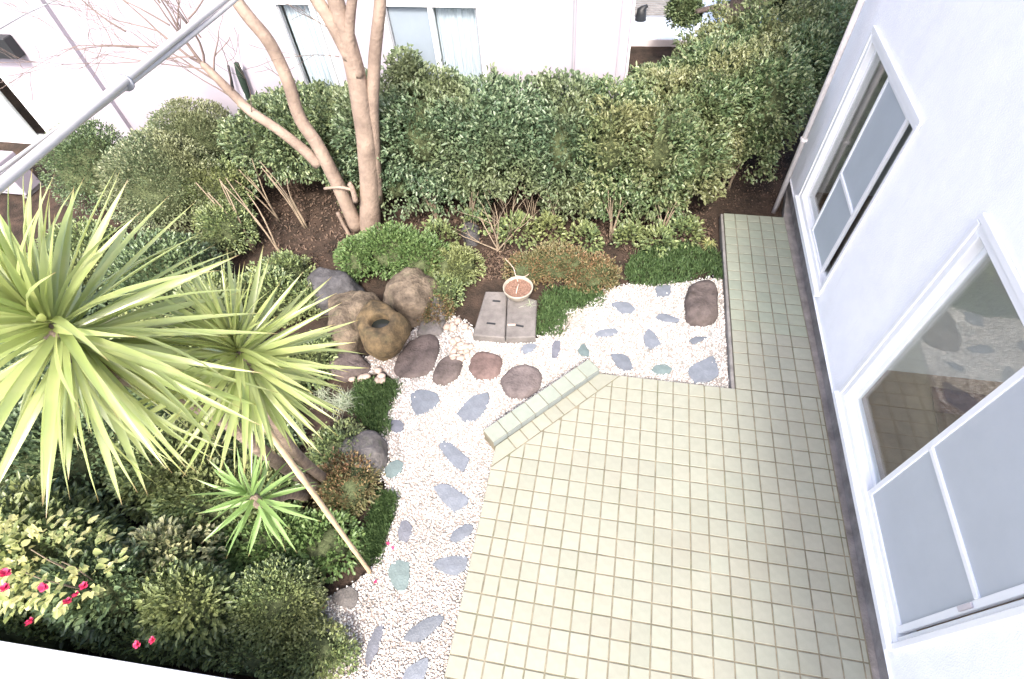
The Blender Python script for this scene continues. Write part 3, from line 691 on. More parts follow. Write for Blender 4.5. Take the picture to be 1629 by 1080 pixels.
FL = [
 ([(-2.034, -0.478), (-1.981, -0.411), (-1.857, -0.405), (-1.745, -0.436), (-1.704, -0.512), (-1.738, -0.609), (-1.836, -0.691), (-1.911, -0.713), (-1.996, -0.601)], 'slate', 'blue grey flagstone just below the round brown stepping stones, left of the leaf shaped slab'),
 ([(-1.515, -0.655), (-1.443, -0.497), (-1.367, -0.393), (-1.236, -0.339), (-1.2, -0.416), (-1.22, -0.556), (-1.28, -0.686), (-1.391, -0.714)], 'slate', 'pointed leaf shaped blue slab beside the left end of the tiled kerb'),
 ([(-2.136, -0.802), (-2.049, -0.789), (-1.984, -0.834), (-1.98, -0.91), (-2.04, -0.94), (-2.111, -0.908)], 'slate_dark', 'small dark flagstone half under the mondo grass near the grey boulder'),
 ([(-1.605, -0.981), (-1.551, -0.931), (-1.478, -0.951), (-1.251, -1.1), (-1.282, -1.242), (-1.411, -1.174), (-1.532, -1.072)], 'slate', 'long blue slab by the lower left corner of the tiled kerb'),
 ([(-2.031, -1.318), (-1.999, -1.244), (-1.935, -1.204), (-1.858, -1.232), (-1.859, -1.321), (-1.919, -1.398), (-1.988, -1.389)], 'slate_green', 'small greenish flagstone right beside the rounded grey boulder'),
 ([(-1.53, -1.423), (-1.487, -1.379), (-1.39, -1.364), (-1.173, -1.469), (-1.161, -1.521), (-1.268, -1.627), (-1.408, -1.533)], 'slate', 'wide blue slab with one cut corner, the next one below the long slab'),
 ([(-1.72, -1.865), (-1.723, -1.774), (-1.671, -1.749), (-1.604, -1.797), (-1.589, -1.876), (-1.618, -1.945), (-1.689, -1.933)], 'slate_dark', 'small mauve grey flagstone beside the mondo grass edge, above the oval greenish one'),
 ([(-1.259, -1.856), (-1.245, -1.781), (-1.148, -1.7), (-1.082, -1.698), (-1.061, -1.752), (-1.132, -1.836), (-1.204, -1.879)], 'slate', 'narrow slanted flagstone touching the terrace edge, partly covered by pebbles'),
 ([(-1.356, -2.074), (-1.298, -2.019), (-1.179, -1.977), (-1.06, -1.965), (-1.045, -2.062), (-1.123, -2.134), (-1.219, -2.135), (-1.29, -2.109)], 'slate', 'broad mauve blue flagstone against the terrace edge, right of the oval greenish one'),
 ([(-1.702, -2.199), (-1.7, -2.13), (-1.641, -2.082), (-1.54, -2.089), (-1.492, -2.246), (-1.503, -2.313), (-1.56, -2.332), (-1.628, -2.297)], 'slate_green', 'oval greenish flagstone by the foot of the bamboo stake'),
 ([(-1.431, -2.664), (-1.389, -2.578), (-1.293, -2.488), (-1.17, -2.433), (-1.126, -2.453), (-1.184, -2.55), (-1.276, -2.65), (-1.346, -2.669)], 'slate', 'long slanted slab near the bottom, right of the upright narrow one'),
 ([(-1.669, -2.851), (-1.686, -2.72), (-1.667, -2.624), (-1.616, -2.569), (-1.59, -2.598), (-1.586, -2.767), (-1.628, -2.881)], 'slate_dark', 'upright narrow flagstone at the bottom of the gravel strip'),
 ([(-1.351, -2.913), (-1.338, -2.838), (-1.256, -2.768), (-1.191, -2.738), (-1.174, -2.797), (-1.185, -2.909), (-1.268, -2.97), (-1.33, -2.957)], 'slate', 'flagstone cut by the lower picture edge next to the terrace'),
 ([(-1.01, 0.229), (-0.983, 0.309), (-0.907, 0.345), (-0.833, 0.33), (-0.869, 0.236), (-0.942, 0.188)], 'slate', 'small pale flagstone in front of the concrete covers, mostly sunk in pebbles'),
 ([(-0.674, 0.351), (-0.653, 0.419), (-0.591, 0.414), (-0.575, 0.289), (-0.599, 0.174), (-0.656, 0.178)], 'slate_dark', 'thin dark upright flagstone below the mondo grass beside the covers'),
 ([(-0.396, 0.301), (-0.358, 0.408), (-0.329, 0.424), (-0.263, 0.32), (-0.262, 0.245), (-0.331, 0.248)], 'slate_green', 'small triangular greenish flagstone above the upper end of the tiled kerb'),
 ([(-0.095, 1.023), (-0.014, 1.077), (0.112, 1.079), (0.199, 0.991), (0.162, 0.916), (0.039, 0.9)], 'slate', 'pale mauve flagstone at the top of the gravel below the reddish azalea'),
 ([(0.396, 1.349), (0.437, 1.391), (0.581, 1.409), (0.576, 1.24), (0.42, 1.206)], 'slate', 'squarish flagstone at the upper gravel edge, left of the large brown boulder'),
 ([(0.408, 0.881), (0.447, 0.954), (0.528, 0.965), (0.69, 0.891), (0.65, 0.845), (0.51, 0.84)], 'slate', 'flat wedge shaped flagstone left of the lower half of the large brown boulder'),
 ([(-0.242, 0.566), (-0.187, 0.626), (-0.008, 0.677), (0.025, 0.628), (-0.04, 0.562), (-0.198, 0.525)], 'slate', 'thin flat flagstone in the middle of the upper gravel, right of the bare soil patch'),
 ([(0.286, 0.611), (0.342, 0.737), (0.413, 0.668), (0.485, 0.523), (0.381, 0.434), (0.321, 0.463)], 'slate', 'triangular blue flagstone in the middle of the upper gravel'),
 ([(0.777, 0.614), (0.845, 0.675), (0.981, 0.693), (0.902, 0.619), (0.824, 0.557)], 'slate', 'small sliver of blue flagstone below the large brown boulder'),
 ([(-0.042, 0.313), (0.073, 0.341), (0.153, 0.315), (0.218, 0.156), (0.126, 0.107), (0.026, 0.176)], 'slate', 'mauve blue flagstone at the terrace edge near the upper end of the tiled kerb'),
 ([(0.389, 0.156), (0.425, 0.232), (0.537, 0.272), (0.613, 0.211), (0.577, 0.147), (0.446, 0.117)], 'slate_green', 'flat greenish flagstone at the upper terrace edge, left of the biggest blue one'),
 ([(0.754, 0.243), (0.82, 0.312), (1.021, 0.448), (1.064, 0.346), (1.071, 0.183), (0.963, 0.099), (0.825, 0.057), (0.78, 0.142)], 'slate', 'biggest blue flagstone, at the corner where terrace and narrow path meet'),
]
pebbles()
for i, (p, mm, lb) in enumerate(FL): flag(p, M[mm], lb, i * 3.3)
flag([(-2.098, -2.463), (-2.066, -2.401), (-1.969, -2.356), (-1.893, -2.386), (-1.872, -2.44), (-1.878, -2.511), (-1.988, -2.516), (-2.059, -2.499)], M['stone_grey'], 'rough light grey flat stone at the edge of the low shrubs near the bottom', 91, -.075)

# ---------------------------------------------------------------- boulders
def rock(pts, h, m, label, seed, name='boulder', flat=.6, zb=-.13, rough=.10, group=None, cat='rock', nseg=64, rings=14, grow=1.0):
    out = smooth_outline(pts, nseg, .04, seed)
    cx_ = sum(p[0] for p in out) / nseg; cy_ = sum(p[1] for p in out) / nseg
    loc = [((p[0] - cx_) * grow, (p[1] - cy_) * grow) for p in out]
    size = max(math.hypot(*p) for p in loc)
    V, F = [], []
    for r_ in range(rings + 1):
        t = r_ / rings
        # superellipse profile: steep side, flattish top
        ang = t * math.pi / 2
        s = max(math.cos(ang), 0) ** flat if r_ < rings else 0
        z = math.sin(ang) ** .9
        if r_ == rings:
            V.append((0, 0, h * (1 + .05 * noise.noise(Vector((seed, 0, 0))))))
        else:
            for p in loc:
                q = Vector((p[0] * s, p[1] * s, z * h)); d = noise.noise_vector(q / size * 1.7 + Vector((seed, seed, 0))) * rough * size * 1.3 + noise.noise_vector(q / size * 4.5 + Vector((seed, 3, 0))) * rough * .55 * size + noise.noise_vector(q / size * 11 + Vector((seed, 9, 0))) * rough * .2 * size
                kk = noise.noise(q / size * 2.6 + Vector((0, seed, 5))); d += Vector((0, 0, -abs(kk) * rough * size * .9))
                if r_ == 0: d.z = -.04
                k = min(1, r_ / 2)
                V.append((q.x + d.x * .7, q.y + d.y * .7, q.z + d.z * k))
    for r_ in range(rings - 1):
        for i in range(nseg):
            j = (i + 1) % nseg; F.append((r_ * nseg + i, r_ * nseg + j, (r_ + 1) * nseg + j, (r_ + 1) * nseg + i))
    for i in range(nseg): F.append(((rings - 1) * nseg + i, (rings - 1) * nseg + (i + 1) % nseg, rings * nseg))
    o = mesh_obj(name, V, F, m, smooth=True); o.location = (cx_, cy_, zb)
    return tag(o, label, cat, group)
z6 = 'zoomed'
SG = 'flat round stepping stones near the stone basin'
rock([(-2.312, -0.198), (-2.292, 0.023), (-2.209, 0.223), (-2.074, 0.332), (-1.925, 0.249), (-1.873, -0.017), (-1.914, -0.224), (-2.091, -0.295), (-2.208, -0.3)], .085, M['stone_brown'], 'largest oval brown stepping stone, right beside the stone basin', 1.1, 'stepping_stone', .28, -.12, .05, SG)
rock([(-2.198, 0.289), (-2.177, 0.504), (-2.057, 0.574), (-1.927, 0.564), (-1.912, 0.354), (-1.999, 0.29), (-2.112, 0.249)], .09, M['stone_grey'], 'small grey stepping stone behind the largest oval one, next to the pale cobbles', 2.2, 'stepping_stone', .3, -.12, .06, SG)
rock([(-1.867, -0.252), (-1.86, -0.063), (-1.753, 0.06), (-1.611, 0.056), (-1.568, -0.117), (-1.61, -0.261), (-1.727, -0.334), (-1.829, -0.315)], .08, M['stone_brown'], 'brown stepping stone between the largest oval one and the reddish round one', 3.3, 'stepping_stone', .28, -.12, .05, SG)
rock([(-1.513, -0.062), (-1.484, 0.11), (-1.378, 0.173), (-1.233, 0.145), (-1.166, 0.058), (-1.168, -0.13), (-1.277, -0.202), (-1.415, -0.188)], .08, mat('reddish_stone', (.115, .08, .072), .85, .25, var=.3, scale=7, bump=.5, bscale=45), 'reddish round stepping stone below the concrete covers', 4.4, 'stepping_stone', .28, -.12, .05, SG)
rock([(-1.145, -0.195), (-1.097, -0.05), (-0.94, 0.042), (-0.782, 0.017), (-0.706, -0.11), (-0.737, -0.27), (-0.885, -0.378), (-1.038, -0.357)], .085, mat('mauve_stone', (.115, .095, .092), .85, .25, var=.3, scale=7, bump=.6, bscale=45), 'mauve brown round stepping stone against the tiled kerb', 5.5, 'stepping_stone', .28, -.12, .05, SG)
rock([(-3.016, -0.254), (-2.954, -0.124), (-2.765, -0.073), (-2.585, -0.17), (-2.594, -0.313), (-2.779, -0.408), (-2.931, -0.384)], .17, M['stone_brown'], 'low dark brown rock left of the stone basin foot', 6.6, flat=.45)
rock([(-3.726, 0.801), (-3.602, 1.0), (-3.296, 0.992), (-3.028, 0.86), (-2.988, 0.661), (-3.272, 0.483), (-3.527, 0.506)], .36, M['stone_blue'], 'dark blue grey boulder at the back left of the rock group', 7.7, flat=.5, zb=-.15)
rock([(-3.281, 0.372), (-3.275, 0.653), (-3.04, 0.741), (-2.775, 0.746), (-2.679, 0.533), (-2.78, 0.277), (-2.771, -0.027), (-2.939, -0.124), (-3.146, 0.124)], .34, M['stone_tan'], 'long tan boulder left of the stone basin', 8.8, flat=.5, zb=-.15)
rock([(-2.711, 0.735), (-2.665, 0.96), (-2.405, 1.128), (-2.099, 0.987), (-2.066, 0.789), (-2.101, 0.536), (-2.231, 0.412), (-2.441, 0.411), (-2.636, 0.548)], .42, M['stone_tan'], 'large tan boulder behind the stone basin', 9.9, flat=.5, zb=-.15)
rock([(-2.157, 0.647), (-2.146, 0.874), (-1.984, 0.838), (-1.909, 0.597), (-1.932, 0.486), (-2.064, 0.469)], .2, M['stone_grey'], 'small grey rock right of the large tan boulder', 10.1, flat=.5)
rock([(0.738, 1.186), (0.797, 1.421), (0.975, 1.515), (1.109, 1.381), (1.077, 0.949), (0.954, 0.825), (0.775, 0.837), (0.744, 0.997)], .17, M['stone_brown'], 'large oblong brown boulder beside the edge of the narrow path', 11.2, flat=.33, rough=.07)
rock([(-2.527, -1.252), (-2.488, -1.102), (-2.335, -0.985), (-2.155, -0.99), (-2.049, -1.159), (-2.036, -1.335), (-2.164, -1.45), (-2.33, -1.457), (-2.456, -1.38)], .22, M['stone_grey'], 'rounded grey boulder below the mondo grass, left of the gravel strip', 12.3, flat=.45)
rock([(-2.126, 2.114), (-2.012, 2.203), (-1.864, 2.07), (-1.856, 1.852), (-2.008, 1.834)], .16, M['stone_blue'], 'small blue grey rock under the hedge behind the dead branches', 13.4, flat=.5)

# cobbles beside the covers
cm = None
for i in range(34):
    px = random.gauss(0, 1); 
    cxy = [-1.722, 0.294]
    x_, y_ = cxy[0] + random.uniform(-.17, .20) , cxy[1] + random.uniform(-.30, .26)
    if i > 24: x_, y_ = [-2.521, -0.329][0] + random.uniform(-.2, .25), [-2.521, -0.329][1] + random.uniform(-.1, .12)
    r_ = random.uniform(.026, .048)
    V, F = [], []
    for a in range(5):
        th = math.pi * a / 4
        for b in range(8):
            ph = 2 * math.pi * b / 8
            V.append((r_ * math.sin(th) * math.cos(ph) * random.uniform(.9, 1.1) * 1.2, r_ * math.sin(th) * math.sin(ph) * random.uniform(.9, 1.1), r_ * .7 * math.cos(th)))
    for a in range(4):
        for b in range(8): F.append((a * 8 + b, (a + 1) * 8 + b, (a + 1) * 8 + (b + 1) % 8, a * 8 + (b + 1) % 8))
    if cm is None or len(cm) < 6:
        o = mesh_obj('cobble', V, F, M['cobble'], smooth=True); cm = (cm or []) + [o.data]
    else:
        o = bpy.data.objects.new('cobble', random.choice(cm)); C.objects.link(o)
    o.location = (x_, y_, -.074 + r_ * .35); o.rotation_euler = (random.uniform(-.3, .3), random.uniform(-.3, .3), random.uniform(0, 6))
    if i <= 24: tag(o, 'pale cobble among the stones between the stepping stones and the concrete covers', 'cobble', 'pale cobbles beside the covers')
    else: tag(o, 'pale cobble on the ground at the foot of the stone basin', 'cobble', 'pale cobbles at the basin foot')

# ---------------------------------------------------------------- stone water basin
bpos = (-2.496, -0.037, 0.1)
basin = empty('stone_basin', (bpos[0], bpos[1], -.12)); tag(basin, 'brown stone water basin with a round water hole in its top, among the boulders', 'basin')
outl = smooth_outline([(-2.772, 0.184), (-2.736, 0.373), (-2.563, 0.422), (-2.377, 0.367), (-2.231, 0.231), (-2.236, 0.056), (-2.279, -0.119), (-2.411, -0.196), (-2.545, -0.156), (-2.681, -0.005)], 36, .03, 5)
hole_c = [-2.457, 0.105]
ring = [(p[0] - bpos[0], p[1] - bpos[1]) for p in outl]; hc = (hole_c[0] - bpos[0], hole_c[1] - bpos[1])
V, F = [], []; n = 36
c0 = (sum(p[0] for p in ring) / n, sum(p[1] for p in ring) / n)
a0 = math.atan2(ring[0][1] - c0[1], ring[0][0] - c0[0])
prof = [(.55, -.04, 0), (.78, .08, 0), (1.0, .24, 0), (1.0, .33, .0), (.93, .41, .12), (.87, .445, .3), (.75, .46, .5)]
for s, z, mixh in prof:
    for i, p in enumerate(ring):
        th = math.atan2(p[1] - c0[1], p[0] - c0[0])
        x_ = c0[0] + (p[0] - c0[0]) * s; y_ = c0[1] + (p[1] - c0[1]) * s
        hx_, hy_ = hc[0] + .16 * math.cos(th), hc[1] + .16 * math.sin(th)
        x_, y_ = x_ * (1 - mixh) + hx_ * mixh, y_ * (1 - mixh) + hy_ * mixh
        d = noise.noise_vector(Vector((x_ * 4, y_ * 3.5, z * 3.5))) * .05 + noise.noise_vector(Vector((x_ * 9, y_ * 9, z * 9))) * .022
        V.append((x_ + d.x, y_ + d.y, z + d.z))
for rr_, z in ((.11, .466), (.098, .452), (.092, .38), (.088, .3)):
    for i, p in enumerate(ring):
        th = math.atan2(p[1] - c0[1], p[0] - c0[0]); V.append((hc[0] + rr_ * math.cos(th) * 1.15, hc[1] + rr_ * math.sin(th), z))
for r_ in range(10):
    for i in range(n):
        j = (i + 1) % n; F.append((r_ * n + i, r_ * n + j, (r_ + 1) * n + j, (r_ + 1) * n + i))
mesh_obj('bowl', V, F, M['basin'], basin, smooth=True)
V = [(hc[0] + .095 * math.cos(2 * math.pi * i / 24) * 1.15, hc[1] + .095 * math.sin(2 * math.pi * i / 24), .37) for i in range(24)]
mesh_obj('water', V, [tuple(range(24))], M['water'], basin)

# ---------------------------------------------------------------- concrete covers with handle slots
def cover(pts, slots, label):
    zt = .02
    poly = pts if area(pts) > 0 else pts[::-1]
    cx_ = sum(p[0] for p in poly) / 4; cy_ = sum(p[1] for p in poly) / 4
    t = empty('inspection_cover', (cx_, cy_, -.1)); tag(t, label, 'cover')
    loc = [(p[0] - cx_, p[1] - cy_) for p in poly]
    V, F = tile_mesh(loc, -.1, .11, .012); mesh_obj('slab', V, F, M['cover'], t)
    for sx_, sy_, ln, ang in slots:
        V, F = box(-ln / 2, ln / 2, -.012, .012, 0, .004); o = mesh_obj('handle_slot', V, F, M['black'], t); o.location = (sx_ - cx_, sy_ - cy_, .1095); o.rotation_euler.z = ang
zc = 7.714
cover([(-1.536, 0.954), (-1.288, 0.98), (-1.18, 0.305), (-1.539, 0.296)], [(*(-1.377, 0.815), .09, .0), (*(-1.37, 0.481), .1, -.02)], 'left concrete inspection cover with two dark handle slots, in front of the dead fern')
cover([(-1.278, 0.981), (-0.923, 0.893), (-0.856, 0.366), (-1.17, 0.303)], [(*(-1.05, 0.491), .09, -.1)], 'right concrete inspection cover, under the round plant pot')
chip = (-1.14, 0.489, 0.01)
V, F = box(-.045, .045, -.012, .012, 0, .012); o = bevel(mesh_obj('wood_chip', V, F, M['cut']), .004); o.location = (chip[0], chip[1], .012); o.rotation_euler.z = .15; tag(o, 'small pale wood chip lying on the right concrete cover', 'wood chip')

# ---------------------------------------------------------------- plant pot
pp = (-1.139, 0.925, 0.02)
pot = empty('plant_pot', (pp[0], pp[1], .012)); tag(pot, 'round beige plant pot of bare soil on the right concrete cover', 'plant pot')
prof = [(.085, 0), (.10, .006), (.145, .07), (.168, .135), (.172, .15), (.165, .155), (.155, .148), (.148, .118)]
V, F = [], []; n = 36
for r_, z in prof:
    for i in range(n): V.append((r_ * math.cos(2 * math.pi * i / n), r_ * math.sin(2 * math.pi * i / n), z))
for a in range(len(prof) - 1):
    for i in range(n): F.append((a * n + i, a * n + (i + 1) % n, (a + 1) * n + (i + 1) % n, (a + 1) * n + i))
F.append(tuple(range(n))[::-1])
mesh_obj('bowl', V, F, M['pot'], pot, smooth=True)
V, F = [], []
for a in range(6):
    for i in range(n):
        rr_ = .149 * a / 5; x_, y_ = rr_ * math.cos(2 * math.pi * i / n), rr_ * math.sin(2 * math.pi * i / n); V.append((x_, y_, .122 + .012 * noise.noise(Vector((x_ * 25, y_ * 25, 0)))))
for a in range(5):
    for i in range(n): F.append((a * n + i, a * n + (i + 1) % n, (a + 1) * n + (i + 1) % n, (a + 1) * n + i))
mesh_obj('soil', V, F, M['potsoil'], pot, smooth=True)
V, F = tubes([smooth_path([(-.01, -.08, .12), (-.005, 0, .14), (.0, .06, .135)], [.008, .007, .005]), smooth_path([(-.02, .1, .13), (-.06, .17, .17), (-.1, .25, .2), (-.2, .3, .28)], [.006, .006, .005, .003]), smooth_path([(-.05, .16, .16), (.05, .15, .17), (.1, .17, .2)], [.006, .005, .003])], 6)
mesh_obj('dry_stem', V, F, M['cut'], pot, smooth=True)

# ---------------------------------------------------------------- foliage
def rand_unit(n):
    v = rng.normal(size=(n, 3)); return v / np.linalg.norm(v, axis=1, keepdims=True)
def leaves(P, N, length, width, droop=.3, up=.35, fold=.25, jitter=.6):
    """P points, N outward directions -> folded two-triangle leaves"""
    n = len(P)
    d = N + rand_unit(n) * jitter; d[:, 2] += up - droop * rng.random(n); d /= np.linalg.norm(d, axis=1, keepdims=True)
    a = np.cross(d, rand_unit(n) * .6 + np.array([0, 0, 1.0])); a /= np.linalg.norm(a, axis=1, keepdims=True) + 1e-9
    nn = np.cross(a, d)
    L_ = (length * rng.uniform(.45, 1.3, n))[:, None]; W_ = (width * rng.uniform(.75, 1.2, n))[:, None]
    up_ = nn * W_ * fold
    l1 = P + d * L_ * .28; l2 = P + d * L_ * .68
    V = np.stack([P, l1 + a * W_ * .46 + up_, l2 + a * W_ * .40 + up_, P + d * L_ - nn * L_ * .10, l2 - a * W_ * .40 + up_, l1 - a * W_ * .46 + up_], 1).reshape(-1, 3)
    b = (np.arange(n) * 6)[:, None]
    F = np.concatenate([b + np.array([[0, 1, 2, 3]]), b + np.array([[0, 3, 4, 5]])], 1).reshape(-1, 4)
    return V, F
def blob_points(ells, n, depth=.35, lump=.2, zmin=-.08, seed=0, lf=2.2, boxy=1.0):
    """points and normals scattered in the outer layer of a union of lumpy ellipsoids"""
    ar = np.array([(e[3] * e[4] + e[3] * e[5] + e[4] * e[5]) for e in ells]); ar /= ar.sum()
    PP, NN = [], []
    for e, w_ in zip(ells, ar):
        k = int(n * w_) + 1
        u = rand_unit(int(k * 1.6)); u[:, 2] = np.where(u[:, 2] < -.6, -u[:, 2], u[:, 2]); u = u[:k]
        if boxy != 1: u = np.sign(u) * np.abs(u) ** boxy
        c = np.array(e[:3]); r = np.array(e[3:6])
        base = c + u * r
        s = np.array([noise.noise(Vector((p[0] * lf + seed, p[1] * lf, p[2] * lf))) for p in base])
        s2 = np.array([noise.noise(Vector((p[0] * lf * 3.1 + seed, p[1] * lf * 3.1, p[2] * lf * 3.1))) for p in base])
        rad = 1 + lump * s + lump * .5 * s2 - depth * rng.random(len(u)) ** 1.6
        P = c + u * r * rad[:, None]
        N = u / r; N /= np.linalg.norm(N, axis=1, keepdims=True)
        hole = np.array([noise.noise(Vector((p[0] * 7 + seed, p[1] * 7, p[2] * 7))) for p in P]); ok = hole > -.28
        PP.append(P[ok]); NN.append(N[ok])
    P, N = np.concatenate(PP), np.concatenate(NN)
    keep = P[:, 2] > zmin
    for e in ells:                                   # drop what lies deep inside another lobe
        q = (P - np.array(e[:3])) / np.array(e[3:6]); keep &= (q ** 2).sum(1) > .36
    return P[keep], N[keep]
def clumped(P, N, per, spread):
    n = len(P); P2 = np.repeat(P, per, 0) + rng.normal(0, spread, (n * per, 3)); N2 = np.repeat(N, per, 0); return P2, N2
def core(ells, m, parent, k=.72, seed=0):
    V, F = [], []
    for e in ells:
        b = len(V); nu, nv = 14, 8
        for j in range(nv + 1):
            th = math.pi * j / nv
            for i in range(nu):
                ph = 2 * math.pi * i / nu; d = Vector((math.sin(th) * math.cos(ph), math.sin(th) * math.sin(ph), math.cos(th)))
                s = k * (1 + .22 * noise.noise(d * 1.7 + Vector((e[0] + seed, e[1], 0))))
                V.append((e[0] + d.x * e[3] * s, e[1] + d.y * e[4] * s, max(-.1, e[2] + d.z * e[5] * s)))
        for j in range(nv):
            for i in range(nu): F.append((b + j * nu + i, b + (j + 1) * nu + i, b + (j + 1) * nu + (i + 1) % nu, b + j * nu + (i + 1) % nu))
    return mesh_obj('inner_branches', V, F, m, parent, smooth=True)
def stems_mesh(stems, parent, m=None, name='stem'):
    V, F = tubes([smooth_path(p, r, 3, .02, i) for i, (p, r) in enumerate(stems)], 5)
    o = mesh_obj(name, V, F, m or M['stem'], smooth=True)
    return under(o, parent)
def shrub(name, ells, n, m, label, cat='shrub', ln=.045, wd=.024, depth=.38, lump=.22, stems=(), k=.7, per=3, spread=.018, group=None, seed=0, zmin=-.1, up=.35, jitter=.7, corem=None, clip=None, fold=.25, boxy=1.0):
    e0 = ells[0]; t = empty(name, (e0[0], e0[1], -.12)); tag(t, label, cat, group)
    P, N = blob_points(ells, n // per, depth, lump, zmin, seed, boxy=boxy)
    P, N = clumped(P, N, per, spread)
    if clip is not None: q = clip(P); P, N = P[q], N[q]
    V, F = leaves(P, N, ln, wd, up=up, jitter=jitter, fold=fold)
    o = stuff(under(np_mesh('foliage', V, F, m), t))
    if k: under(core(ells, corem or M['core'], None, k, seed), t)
    for i, st in enumerate(stems): stems_mesh([st] if not isinstance(st, list) else st, t)
    return t
def stem_fan(x, y, h, n, spread, r=.011, seed=0, lean=(0, 0)):
    rs = random.Random(seed); out = []
    for i in range(n):
        a = rs.uniform(0, 6.28); s = spread * rs.uniform(.3, 1)
        top = (x + math.cos(a) * s + lean[0], y + math.sin(a) * s * .6 + lean[1], h * rs.uniform(.75, 1.1))
        mid = (x + math.cos(a) * s * .35 + lean[0] * .4 + rs.uniform(-.03, .03), y + math.sin(a) * s * .2 + lean[1] * .4, h * .45)
        out.append(([(x + rs.uniform(-.03, .03), y + rs.uniform(-.03, .03), -.14), mid, top], [r, r * .8, r * .45]))
    return out

HG = 'evergreen shrubs of the clipped hedge'
nowall = lambda P: (P[:, 1] < NY - .03) | (P[:, 0] > XE + .1)
HK = dict(k=.6, ln=.054, wd=.029, boxy=.72, group=HG, clip=nowall, depth=.42, lump=.28, jitter=.9)
shrub('hedge_shrub', [(-4.75, 2.72, .66, .5, .62, .52), (-4.2, 2.75, .7, .5, .64, .56), (-3.75, 2.8, .72, .42, .62, .58)], 27000, M['leaf_hedge_dark'], 'dark green hedge shrub behind the two left trunks of the bare tree', 'hedge', stems=[stem_fan(-4.7, 2.0, .7, 4, .25, seed=1, lean=(-.25, .1)), stem_fan(-4.25, 1.9, .8, 4, .22, seed=2, lean=(-.2, .1))], seed=1, **HK)
shrub('hedge_shrub', [(-3.15, 2.72, 0.87, .5, .66, .6), (-2.55, 2.68, 0.89, .5, .7, .62), (-2.8, 3.0, 1.35, .22, .2, .32), (-1.95, 2.7, 0.85, .5, .68, .6), (-3.0, 2.4, .34, .42, .36, .34), (-2.15, 2.4, .36, .4, .34, .34)], 38000, M['leaf_hedge'], 'tall hedge shrub right of the bare tree, its shoot rising before the curtained window', 'hedge', stems=[stem_fan(-2.5, 2.22, .5, 5, .14, .016, seed=3), stem_fan(-1.95, 2.1, .55, 5, .2, .009, seed=4)], seed=2, **HK)
shrub('hedge_shrub', [(-1.4, 2.7, 0.85, .46, .7, .58), (-.85, 2.72, 0.87, .46, .72, .58), (-.75, 2.42, .36, .36, .32, .32), (-1.65, 2.5, .9, .4, .6, .5)], 27000, M['leaf_hedge'], 'olive green hedge shrub in front of the blank white wall, above the potted plant', 'hedge', stems=[stem_fan(-1.5, 2.2, .55, 9, .34, .007, seed=5), stem_fan(-.9, 2.2, .55, 8, .28, .007, seed=6), stem_fan(-1.2, 2.3, .55, 6, .3, .006, seed=66)], seed=3, **HK)
shrub('hedge_shrub', [(-.3, 2.75, 0.87, .46, .72, .58), (.25, 2.9, 0.85, .48, 0.85, .58), (.72, 2.85, .6, .36, .55, .54), (.3, 3.55, .84, .5, .46, .5), (-.2, 2.42, .36, .36, .3, .32), (.4, 2.5, .36, .36, .32, .34), (.75, 3.3, .86, .4, .5, .52)], 42000, M['leaf_hedge_bright'], 'yellowish green sunlit hedge shrub opposite the end of the narrow path', 'hedge', stems=[stem_fan(-.15, 2.15, .6, 6, .22, .01, seed=7), stem_fan(.45, 2.2, .5, 6, .2, .01, seed=8)], seed=4, **HK)
shrub('hedge_shrub', [(.95, 3.5, 0.87, .46, .6, .62), (1.5, 3.75, 0.87, .5, .6, .64), (1.0, 4.3, .8, .62, .6, .6), (1.9, 4.3, 0.89, .5, .55, .62), (1.35, 3.55, .45, .45, .4, .4), (.8, 3.9, .9, .4, .5, .5)], 40000, M['leaf_hedge_bright'], 'hedge shrub at the right end, behind the bare soil patch and the drain pipe', 'hedge', stems=[stem_fan(1.35, 3.35, .6, 4, .2, .01, seed=9)], seed=5, **HK)
shrub('hedge_shrub', [(1.7, 5.0, .85, .7, .7, .75), (2.35, 4.75, 0.89, .55, .6, .75), (1.2, 5.4, .6, .5, .5, .7), (2.6, 6.2, .9, .7, .8, 1.0)], 28000, M['leaf_hedge_bright'], 'farthest hedge shrub in the top right corner beyond the drain pipe', 'hedge', seed=6, **HK)

UG = 'seedlings under the hedge'
for k_, (x_, y_, r_, lb) in enumerate(((-1.35, 2.0, .24, 'leafy seedling right of the dead brown shrub'), (-.5, 1.95, .22, 'seedling behind the reddish azalea'), (-2.3, 1.75, .24, 'dull green plant behind the bright green bush'), (.4, 2.0, .2, 'plant just above the mondo grass by the oblong boulder'), (-.95, 2.12, .2, 'small dark leaved seedling under the olive hedge shrub'), (.05, 2.05, .17, 'small seedling between two stem clumps of the yellowish hedge shrub'), (.72, 2.2, .22, 'low dark plant at the corner of the narrow path under the hedge'), (-1.9, 2.1, .2, 'low plant beside the blue grey rock under the hedge'), (-3.6, 2.35, .25, 'dark plant just behind the foot of the bare tree'))):
    shrub('seedling', [(x_, y_, .02, r_, r_ * .8, r_ * .9)], 700, M['leaf_shade'], lb, 'plant', .06, .03, k=0, per=2, depth=.8, seed=80 + k_, group=UG)

